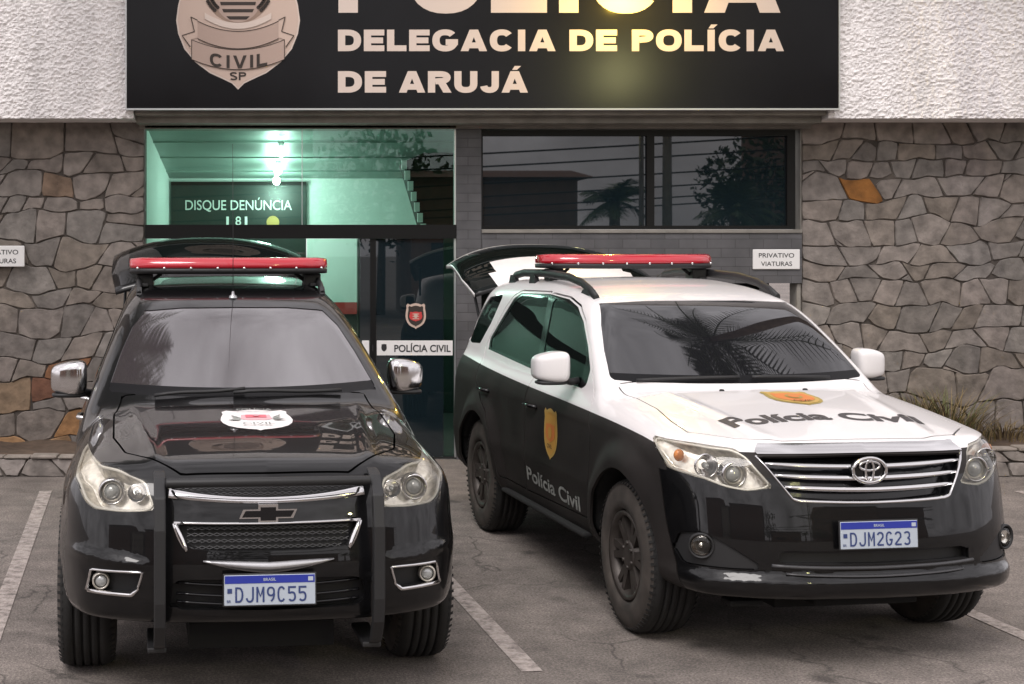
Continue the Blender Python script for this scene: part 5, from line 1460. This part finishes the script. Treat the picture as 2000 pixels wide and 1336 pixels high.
# wipers, antenna
mb = MB()
for x0, x1 in ((.50, -.06), (.0, -.46)):
    pts = [(x1+(x0-x1)*t, .41+.03*t, 0) for t in np.linspace(0, 1, 8)]
    h = HB.cast([[x, y+.035+.10*(x*x), 1.8] for x, y, _ in pts], [0, 0, -1], 0, .9)
    mb.tube([(p[0], p[1]-.004, p[2]+.018+.004*math.sin(i)) for i, p in enumerate(h)], .010, 6)
mb.build('wiper', M_plastic, cb)
p = HB.cast([[0, 1.40, 2.2]], [0, 0, -1], 0, 1)[0]
mb = MB(); mb.lathe([(-.004, .026), (.008, .023), (.016, .010), (.035, .007), (.035, .0005)], 'z', p, 16, 0); mb.tube([p+np.array([0, 0, .03]), p+np.array([0, .0, .42]), p+np.array([0, .03, .88])], [.0022, .0018, .0012], 6, m=1); mb.build('antenna', [M_silver, M_plastic], cb)
raised_gate(cb, 3.70, 1.74, [(0, 0), (.3, .17), (.55, .26), (.8, .30), (1, .27)], .92, .74, .15, [M_paintK, M_plastic, M_glass, M_chrome], 'raised tailgate', lambda v, u: 2 if .25 < v < .7 and u < .85 else (0 if v < .93 else 3 if .25 < u < .9 else 0))  # chrome on the far edge paints in the gate's silver highlight
mb = MB(); mb.box((-.32, -.55, .20), (.32, 3.6, .31)); mb.tube([(-.62, 0, .36), (.62, 0, .36)], .05); mb.tube([(-.62, 2.845, .37), (.62, 2.845, .37)], .055)
for s in (-1, 1): mb.box((s*.86-.06, .6, .34), (s*.86+.06, 2.3, .37), .01)
mb.build('chassis', M_under, cb)

# ================================================================== the white over black car
HT = Hull(SUV_TWOTONE); PT = SUV_TWOTONE
ct = thing('police_car', 'white over black police car with orange door crest and raised white tailgate', 'car', (CAR_TWOTONE[0], CAR_TWOTONE[1], 0), CAR_TWOTONE[2], 'police cars parked at the entrance')
tone = knots([(-.9, 1.0), (-.4, 1.005), (-.195, 1.022), (.067, 1.040), (.352, 1.053), (.988, 1.073), (1.717, 1.092), (2.888, 1.138), (3.4, 1.165), (4.0, 1.19)])
tfn = lambda V: V[:, 2]-tone(V[:, 1])
wsT = [(-.2, 1.648), (.3, 1.646), (.590, 1.632), (.655, 1.51), (.705, 1.38), (.745, 1.232), (.60, 1.222), (.3, 1.216), (-.2, 1.214)]
spec = [
 ('S', circ(0, PT['rw'], PT['ra']), lambda V: (AX(V) > .45) & (V[:, 2] < .95), 'hole', None, 0),
 ('S', circ(PT['wb'], PT['rw'], PT['ra']), lambda V: (AX(V) > .45) & (V[:, 2] < .95), 'hole', None, 0),
 ('F', sdp('F', wsT, .02), lambda V: (V[:, 1] > .36) & (V[:, 1] < 1.42) & (V[:, 2] > 1.20), 'windscreen', {'body'}, 0),
 ('F', lambda V: V[:, 2]-(1.258+.012*(np.abs(V[:, 0])/.74)**2), lambda V: (V[:, 1] > .36) & (V[:, 1] < 1.0) & (V[:, 2] > 1.20), 'dash_refl', {'windscreen'}, 0),
 ('S', sdp('S', [(.795, 1.185), (.80, 1.27), (.95, 1.39), (1.17, 1.525), (1.36, 1.602), (1.575, 1.642), (1.97, 1.662), (2.57, 1.650), (2.70, 1.61), (2.80, 1.50), (2.955, 1.31), (2.92, 1.245), (1.9, 1.195), (1.2, 1.168), (.85, 1.160)], .03), lambda V: (AX(V) > .5) & (V[:, 2] > 1.1) & (V[:, 1] > .66), 'trim', {'body'}, 0),
 ('S', sdp('S', [(.90, 1.19), (.92, 1.315), (1.0, 1.395), (1.2, 1.515), (1.40, 1.588), (1.6, 1.622), (1.86, 1.640), (1.64, 1.200), (1.2, 1.183)], .025), lambda V: (AX(V) > .5) & (V[:, 2] > 1.1), 'side_window', {'trim'}, 0),
 ('S', sdp('S', [(1.97, 1.643), (2.55, 1.632), (2.66, 1.595), (2.77, 1.49), (2.92, 1.31), (2.89, 1.262), (1.75, 1.212)], .025), lambda V: (AX(V) > .5) & (V[:, 2] > 1.1), 'side_window', {'trim'}, 0),
 ('S', sdp('S', [(2.98, 1.63), (3.30, 1.60), (3.50, 1.42), (3.58, 1.29), (3.40, 1.26), (3.16, 1.27), (3.05, 1.42)], .025), lambda V: (AX(V) > .4) & (V[:, 2] > 1.12), 'side_window', {'body'}, 0),
 ('U', sdp('U', [(.630, 1.034), (.482, .905), (.233, .874), (.093, .843), (-.025, .831), (-.165, .850), (-.006, .985), (.08, 1.016), (.309, 1.030)], .012), lambda V: (V[:, 1] < .1) & (V[:, 2] > .75), 'headlight', {'body'}, 0),
 ('T', sdp('T', [(-.2, .45), (.72, .55), (.70, .30), (.695, .05), (.72, -.20), (.72, -.40), (.56, -.585), (.36, -.655), (-.2, -.675)], .02), lambda V: (V[:, 2] > .98) & (V[:, 1] < .62) & (V[:, 2] < 1.25), 'hood', {'body'}, .009),
 ('F', sdp('F', [(-.2, .992), (.517, .985), (.45, .885), (.388, .803), (.3, .795), (.15, .785), (-.2, .780)], .012), lambda V: (V[:, 1] < -.4), 'grille', {'body'}, 0),
 ('F', sdp('F', [(-.2, 1.036), (.49, 1.034), (.525, .993), (-.2, .9965)], .004), lambda V: (V[:, 1] < -.4), 'grille_cap', {'body'}, 0),
 ('F', sdp('F', [(-.2, .562), (.44, .568), (.475, .548), (.468, .515), (.44, .508), (-.2, .500)], .01), lambda V: (V[:, 1] < -.4), 'slot', {'body'}, 0),
 ('F', sdp('F', [(.690, .592), (.770, .632), (.835, .615), (.85, .54), (.825, .475), (.66, .475), (.535, .485)], .015), lambda V: (V[:, 1] < -.2), 'fog_bezel', {'body'}, .003),
 ('S', sdp('S', [(.56, .47), (1.72, .445), (1.72, 1.15), (1.945, 1.672), (1.575, 1.655), (1.34, 1.613), (1.15, 1.535), (.93, 1.395), (.75, 1.25), (.60, 1.12), (.53, .95)], .02), lambda V: (AX(V) > .48) & (V[:, 1] > .46), 'front_door', {'body'}, .009),
 ('S', sdp('S', [(1.735, .445), (2.24, .45), (2.30, .62), (2.50, .85), (2.86, 1.02), (3.0, 1.26), (2.83, 1.54), (2.72, 1.63), (2.58, 1.668), (1.96, 1.678), (1.735, 1.15)], .02), lambda V: (AX(V) > .48) & (V[:, 1] > 1.6), 'rear_door', {'body'}, .009),
 ('S', lambda V: V[:, 1]+.42-.35*(V[:, 2]-.86), lambda V: (V[:, 1] < .1) & (V[:, 2] < .90), 'bumper', {'body'}, .008),
]
skT = build_body(ct, HT, spec, PT)
skT.cut(tfn, lambda V: (V[:, 2] > .93) & (V[:, 2] < 1.25))
two = lambda Cn: (Cn[:, 2] < tone(Cn[:, 1])).astype(int)
pt = lambda name, labs, mats, **k: panel(skT, HT, ct, name, labs, mats, **k)
WK = [M_paintW, M_paintD]
pt('body', 'body', WK, mfn=two); pt('bonnet', 'hood', M_paintW); pt('bumper', 'bumper', M_paintK)
for s in (-1, 1):
    d = pt('door', 'front_door', WK, sx=s, mfn=two); d2 = pt('door', 'rear_door', WK, sx=s, mfn=two)
    for dd, yh in ((d, 1.58), (d2, 2.62)):
        p = HT.cast([[s*1.5, yh, .99]], [-s, 0, 0], 0, 1.2)[0]
        mb = MB(); mb.tube([(p[0]-s*.01, yh+.10, .985), (p[0]+s*.03, yh+.07, .99), (p[0]+s*.03, yh-.07, .99), (p[0]-s*.01, yh-.10, .985)], .013, 8); mb.build('door_handle', M_paintK, dd)
    pt('window_trim', 'trim', M_trim, sx=s, lip=0, inset_=.003); pt('side_window', 'side_window', M_glass, sx=s, lip=0, inset_=.007)
pt('windscreen', 'windscreen', M_scr, lip=0, inset_=.004); pt('dash_reflection', 'dash_refl', M_dash_refl, lip=0, inset_=.004)
backing(ct, HT, PT, [(-.1, .56, .76, 1.0, -.3, .10), (-.1, .5, .48, .59, -.3, .08), (.4, .92, .80, 1.05, .1, .14)])
for s in (-1, 1): lamp_unit(skT, HT, ct, 'headlight', s, .09, [(.612, .897, .050, 'projector'), (.715, .930, .052, 'cup'), (.800, .965, .026, 'amber')], 'headlight')
for s in (-1, 1): pt('fog_surround', 'fog_bezel', M_plastic, sx=s, lip=.02, inset_=.012)
for s in (-1, 1):
    p = HT.cast([[s*.762, -1.6, .567]], [0, 1, 0], 0, 1.4)[0]
    mb = MB(); c = (p[0], p[1]+.030, p[2])
    base_ = HT.cast([[s*.772, -1.6, .567]], [0, 1, 0], 0, 1.4)[0]
    def seat(o): o.location = (base_[0]-s*.004, base_[1]-.002, base_[2]); o.rotation_euler = (0, 0, s*rad(26)); return o
    mb = MB(); mb.lathe([(.05, .062), (-.010, .061), (-.016, .056), (-.008, .049), (.01, .046)], 'y', (0, 0, 0), 28, 0); fl = seat(mb.build('fog_lamp', M_plastic, ct))
    mb = MB(); mb.lathe([(.028, .012), (.016, .034), (-.006, .046)], 'y', (0, 0, 0), 24, 0); mb.blob((0, .012, 0), .013, .016, .013, 1, 1, 8); mb.build('reflector_cup', M_chrome, fl)
    mb = MB(); mb.blob((0, -.004, 0), .047, .014, .047, 1, 1, 10); mb.build('lens', M_lens, fl)
# grille: dark back, three chrome louvres, chrome surround and cap
gt = recessed(skT, HT, ct, 'grille', .07, 'grille', M_trim)
pc = pt('grille_cap', 'grille_cap', M_chrome, lip=.03, inset_=-.006)
zt = lambda z: knots([(.78, .372), (.803, .385), (.885, .447), (.985, .512)])(z)
for z0, wd in ((.944, .020), (.893, .023), (.842, .024)):
    X = np.linspace(-1, 1, 25); half = float(zt(z0+.012))-.006
    front_strip(HT, [(x*half, z0+.016*x*x-.004) for x in X], [wd*(1-.55*abs(x)**6) for x in X], 'chrome_louvre', M_chrome, gt, .002, .02)
loop = [(.520, .990), (.450, .886), (.392, .803), (.37, .793)]
side = [(loop[i][0]+(loop[i+1][0]-loop[i][0])*t, loop[i][1]+(loop[i+1][1]-loop[i][1])*t) for i in range(3) for t in (0, .33, .66)]
bot = [(x, .781+.012*(x/.37)**2) for x in np.linspace(.36, -.36, 17)]
pts = side+bot+[(-a, b) for a, b in side[::-1]]
front_strip(HT, pts, [.010 if p[1] > .80 else .016 for p in pts], 'chrome_surround', M_chrome, gt, .009)
# oval emblem
yE = HT.cast([[-.02, -1.6, .925]], [0, 1, 0], 0, 1.4)[0][1]; yE -= .012
mb = MB(); q = lambda rx, rz, cz=0, n=36: [(-.012+rx*math.cos(2*math.pi*k/n), yE-.006, .925+cz+rz*math.sin(2*math.pi*k/n)) for k in range(n)]
mb.tube(q(.082, .057), .0085, 8, closed=True); mb.tube(q(.050, .021, .021), .0062, 8, closed=True); mb.tube(q(.020, .050, .0), .0062, 8, closed=True)
mb.prism(disc(.082, 36, ry=.057), lambda u, v, h: (u-.012, yE-h, .925+v), -.03, -.001, 1)
mb.build('oval_emblem', [M_chrome, M_trim], gt)
sl = recessed(skT, HT, ct, 'slot', .05, 'lower_intake', M_plastic)
for z, hw_, wd in ((.487, .50, .018), (.452, .44, .012)):
    X = np.linspace(-hw_, hw_, 19); front_strip(HT, [(x, z+.012*(x/hw_)**2) for x in X], wd, 'bumper_ridge', mat('grey_plastic', (.045, .045, .048), .35), ct, .012)
number_plate(ct, -.012, -.905, .642, 'DJM2G23')
# bonnet crest and words
Cx, Cy = .085, .10
L_ = [poly_layer(scaled(SHIELD, .14, .165, Cx, Cy), 0), poly_layer(scaled(SHIELD, .122, .148, Cx, Cy), 1), poly_layer(scaled(SHIELD, .105, .10, Cx, Cy), 2), poly_layer(scaled(disc(1, 18), .045, .05, Cx, Cy+.01), 0), poly_layer(scaled(disc(1, 18), .03, .034, Cx, Cy+.01), 2)]
V, F = fit_text('CIVIL', .11, .03, bold=.01); L_.append((np.array([(Cx-.055+a, Cy-.115+b) for a, b in V]), F, 3))
decal_obj(HT, ct, 'hood_crest', L_, [mat('olive_gold_decal', (.36, .27, .07), .5), M_gold, M_orange, M_dk], 'bonnet')
V, F = fit_text('Polícia Civil', 1.0, .125, bold=.036); V = np.array([(a-.50, b) for a, b in V])
ar = []
for a, b in V:
    t = a*.42; ar.append((a*1.0+math.sin(t)*b*.9, -.360-.30*a*a+b*1.08))
decal_obj(HT, ct, 'hood_lettering', [(np.array(ar), F, 0)], [M_dk2], 'bonnet')
# door crest and words on both sides
for s in (-1, 1):
    k_ = 1 if s < 0 else 1
    yc = 1.205
    uc = s*yc                                       # u grows to the reader's right
    L_ = [poly_layer(scaled(SHIELD, .125, .15, uc, .86), 0), poly_layer(scaled(SHIELD, .105, .13, uc, .86), 1), poly_layer(scaled(SHIELD, .085, .055, uc, .865), 2), poly_layer(scaled(disc(1, 16), .035, .035, uc, .865), 1)]
    V, F = fit_text('CIVIL', .09, .025, bold=.01); L_.append((np.array([(uc-.045+a, .775+b) for a, b in V]), F, 3))
    decal_obj(HT, ct, 'door_crest', L_, [M_gold, mat('amber_decal', (.55, .30, .06), .5), M_orange, M_dk], s)
    V, F = fit_text('Polícia Civil', .98, .085, bold=.02); u0 = -1.69 if s < 0 else .71
    decal_obj(HT, ct, 'door_lettering', [(np.array([(u0+a, (.520-.036*a if s < 0 else .484+.036*a)+b) for a, b in V]), F, 0)], [M_dgrey], s)
for s in (-1, 1):
    mirror(ct, s, .875, 1.07, .92, 1.272, .088, M_paintW, (.80, .95, 1.195), 'white capped wing mirror')
    wheel(ct, s*.765, 0, .388, .265); wheel(ct, s*.765, PT['wb'], .388, .265)
    pts = []
    for y, dz in ((1.28, .0), (1.40, .03), (1.55, .050), (1.8, .060), (2.3, .062), (2.8, .060), (3.0, .045), (3.12, 0)):
        xx = .575-.012*(y-1.3); h = HT.cast([[s*xx, y, 2.2]], [0, 0, -1], 0, 1)[0]; pts.append((s*xx, y, h[2]+dz))
    rail(ct, s, pts, ((1.42, .12), (2.55, .07), (3.05, .08)), HT, .018)
light_bar(ct, 2.22, 1.852, .60, (.50, 1.74), .14)
mb = MB()
for x0, x1 in ((-.62, -.05), (.02, .50)):
    pts = [(x1+(x0-x1)*t, .42, 0) for t in np.linspace(0, 1, 8)]
    h = HT.cast([[x, y+.05+.16*(x*x), 1.8] for x, y, _ in pts], [0, 0, -1], 0, .9)
    mb.tube([(p[0], p[1]-.004, p[2]+.014) for i, p in enumerate(h)], .010, 6)
for x in (-.20, .28):
    h = HT.cast([[x, .36, 1.8]], [0, 0, -1], 0, .9)[0]; mb.blob(h+np.array([0, 0, .006]), .012, .016, .010, .7, .7, 8)
mb.build('wiper', M_plastic, ct)
raised_gate(ct, 3.50, 1.72, [(0, 0), (.2, .10), (.45, .19), (.75, .26), (1, .27)],   .95, .77, .17, [M_paintW, M_plastic, M_glass], 'raised white tailgate with dark window', lambda v, u: 0 if v > .92 or (v < .40 and u < .72-.5*max(0, v-.2)) else 2)
mb = MB(); mb.box((-.32, -.5, .22), (.32, 3.5, .33)); mb.tube([(-.62, 0, .37), (.62, 0, .37)], .05); mb.tube([(-.62, 2.75, .38), (.62, 2.75, .38)], .055)
mb.box((-.18, -.62, .25), (.35, -.45, .285), .01); mb.box((-.62, -.66, .27), (-.45, -.55, .30), .01)
for s in (-1, 1): mb.box((s*.84-.06, .6, .36), (s*.84+.06, 2.2, .385), .01)
mb.build('chassis', M_under, ct)
# ------------------------------------------------------------------ what the glass reflects: palms beside the building, street behind the camera
M_trunk = mat('palm_trunk', (.16, .12, .09), .95, var=.3, scale=8, bump=.8, bscale=20)
M_frond = mat('palm_frond', (.05, .085, .025), .55, var=.35, scale=3)
def palm(x, y, h, label, seed, nf=26, fl=2.3, lean=(0, 0)):
    t = thing('palm_tree', label, 'tree', (x, y, 0), 0, 'palm trees'); R = random.Random(seed); mb = MB()
    pts = [(lean[0]*(i/12)**1.6, lean[1]*(i/12)**1.6, h*i/12) for i in range(13)]
    mb.tube(pts, [.20-.07*(i/12)+.012*(i % 2) for i in range(13)], 12); mb.build('trunk', M_trunk, t)
    cx, cy = lean; mb = MB()
    for k in range(nf):
        a = 2.4*k+R.uniform(-.3, .3); el = rad(R.uniform(-35, 78)); L = fl*R.uniform(.8, 1.1); dx, dy = math.cos(a), math.sin(a); P = []
        for i in range(15):
            s = i/14*L; P.append(Vector((cx+dx*s*math.cos(el)*(1-.12*(s/L)), cy+dy*s*math.cos(el)*(1-.12*(s/L)), h+s*math.sin(el)-.30*s*s*(.7+.5*math.cos(el)))))
        mb.tube(P, [.022*(1-.9*i/14)+.003 for i in range(15)], 5, caps=False)
        for i in range(1, 15):
            for s in (-1, 1):
                for q in (0, .5):
                    p = P[i].lerp(P[i-1], q); ll = .55*math.sin(math.pi*min(.97, .12+.86*i/14))*R.uniform(.8, 1.15); tdir = (P[i]-P[i-1]).normalized()
                    d = (Vector((-dy*s, dx*s, -.25-R.random()*.35))+tdir*.75).normalized()*ll; w_ = tdir*.020
                    mb.add([p-w_, p+w_, p+d*.6+w_*.8, p+d], [(0, 1, 2, 3)])
    mb.build('crown', M_frond, t, clean=False); return t
palm(6.6, 12.3, 8.3, 'tall palm tree in the stone bed at the right end of the building front', 3, nf=30, fl=2.7, lean=(-1.5, -1.0))
palm(-3.5, 12.6, 6.4, 'shorter palm tree in the stone bed at the left end of the building front', 8, nf=26, fl=1.7, lean=(1.15, -1.3))
palm(8.6, -12, 3.2, 'slim palm tree beside the dark house across the street', 12, nf=20, fl=1.2)
palm(11.8, -12, 2.9, 'bushy palm tree right of the pole across the street', 14, nf=30, fl=1.5)

M_h1 = mat('cream_house_wall', (.42, .38, .32), .9, var=.1, scale=2)
M_h2 = mat('brick_house_wall', (.20, .12, .09), .9, var=.2, scale=4)
M_roof = mat('clay_roof_tiles', (.17, .085, .055), .9, var=.25, scale=6)
M_tree = mat('hedge_foliage', (.045, .07, .025), .8, var=.4, scale=4)
def house(x, y, wd, dp, h, m, label, pitch=1.3):
    t = thing('house', label, 'house', (x, y, 0)); mb = MB(); mb.box((-wd/2, -dp, 0), (wd/2, 0, h)); b = mb.build('wall', m, t)
    mb = MB(); o = .4; V = [(-wd/2-o, -dp-o, h), (wd/2+o, -dp-o, h), (wd/2+o, o, h), (-wd/2-o, o, h), (-wd/2-o, -dp/2, h+pitch), (wd/2+o, -dp/2, h+pitch)]
    mb.add(V, [(0, 1, 5, 4), (2, 3, 4, 5), (0, 4, 3), (1, 2, 5), (0, 3, 2, 1)]); mb.build('roof', M_roof, t)
    for k in range(2):
        xx = -wd/4+k*wd/2; mb = MB(); mb.box((xx-.6, .002, 1.0), (xx+.6, .05, 2.1), .01); mb.build('window', M_dark_pane, t)
    return t
house(5.6, -13.5, 4.6, 6, 3.9, M_h2, 'dark brick house across the street', .35)
house(-4.4, -15, 10, 7, 6.0, M_h2, 'two storey brick house straight across the street', .8)
house(-22, -15, 13, 7, 6.6, M_h2, 'two storey brick house far to the left across the street', .8)
house(-12.5, -15, 4.6, 7, 5.6, M_h1, 'tall narrow cream house across the street', .6)
house(20.5, -15, 11, 7, 6.4, M_h2, 'two storey brick house at the right across the street', .8)
def bush(x, y, r, h, label, seed):
    t = thing('street_tree', label, 'tree', (x, y, 0)); R = random.Random(seed); mb = MB(); mb.tube([(0, 0, 0), (.05, 0, h*.5), (-.05, .1, h*.8)], [.14, .10, .05], 10); mb.build('trunk', M_trunk, t)
    mb = MB()
    for k in range(1500):
        a, b, q = R.random()*6.28, math.acos(R.uniform(-1, 1)), R.random()**.4; lump = 1+.35*noise.noise(Vector((math.cos(a)*2, math.sin(a)*2, b*2+seed)))
        p = Vector((r*q*lump*math.sin(b)*math.cos(a), r*q*lump*math.sin(b)*math.sin(a), h*.72+r*.9*q*lump*math.cos(b))); s = R.uniform(.08, .18)
        u = Vector((R.uniform(-1, 1), R.uniform(-1, 1), R.uniform(-1, 1))).normalized(); v = u.cross(Vector((R.uniform(-1, 1), R.uniform(-1, 1), R.uniform(-1, 1)))).normalized()
        mb.add([p-u*s, p-v*s*.5, p+u*s, p+v*s*.5], [(0, 1, 2, 3)])
    mb.build('crown', M_tree, t, clean=False)
bush(14.0, -17, 2.0, 5.0, 'round leafy tree across the street', 2); bush(2.6, -16, 2.2, 5.2, 'broad leafy tree beside the dark house across the street', 5)
# pole with wires, and a lit street lamp
pl = thing('utility_pole', 'grey concrete utility pole carrying wires along the street', 'utility pole', (10.0, -12, 0))
mb = MB(); mb.tube([(0, 0, 0), (0, 0, 8.5)], [.15, .10], 12); mb.box((-.9, -.06, 7.6), (.9, .06, 7.72)); mb.box((-.5, -.06, 6.6), (.5, .06, 6.7)); mb.build('post', M_conc, pl)
mb = MB()
for z in (7.75, 7.4, 6.95, 6.6, 6.3, 6.1):
    for dy in (0, -.25):
        mb.tube([(x, dy, z-3.0+.06*x+.0008*x*x) for x in np.linspace(-24, 15, 16)], .018, 5, caps=False)
mb.build('wire', M_black, pl)
sl_ = thing('street_lamp', 'lit street lamp with a curved arm on the kerb behind the viewer', 'street lamp', (7.9, -6.0, 0))
mb = MB(); mb.tube([(0, 0, 0), (0, 0, 5.2), (-.2, 0, 5.7), (-.55, 0, 5.85)], [.07, .05, .04, .035], 10); mb.build('post', M_conc, sl_)
mb = MB(); mb.blob((-.8, 0, 5.86), .34, .16, .09, .7, .7, 10); mb.build('lamp_head', M_black, sl_)
mb = MB(); mb.blob((-.8, .05, 5.77), .28, .14, .12, .8, .8, 8); mb.build('lamp_lens', mat('lit_sodium_lens', (1, .9, .5), .4, emit=230, emit_col=(1, .95, .42)), sl_)
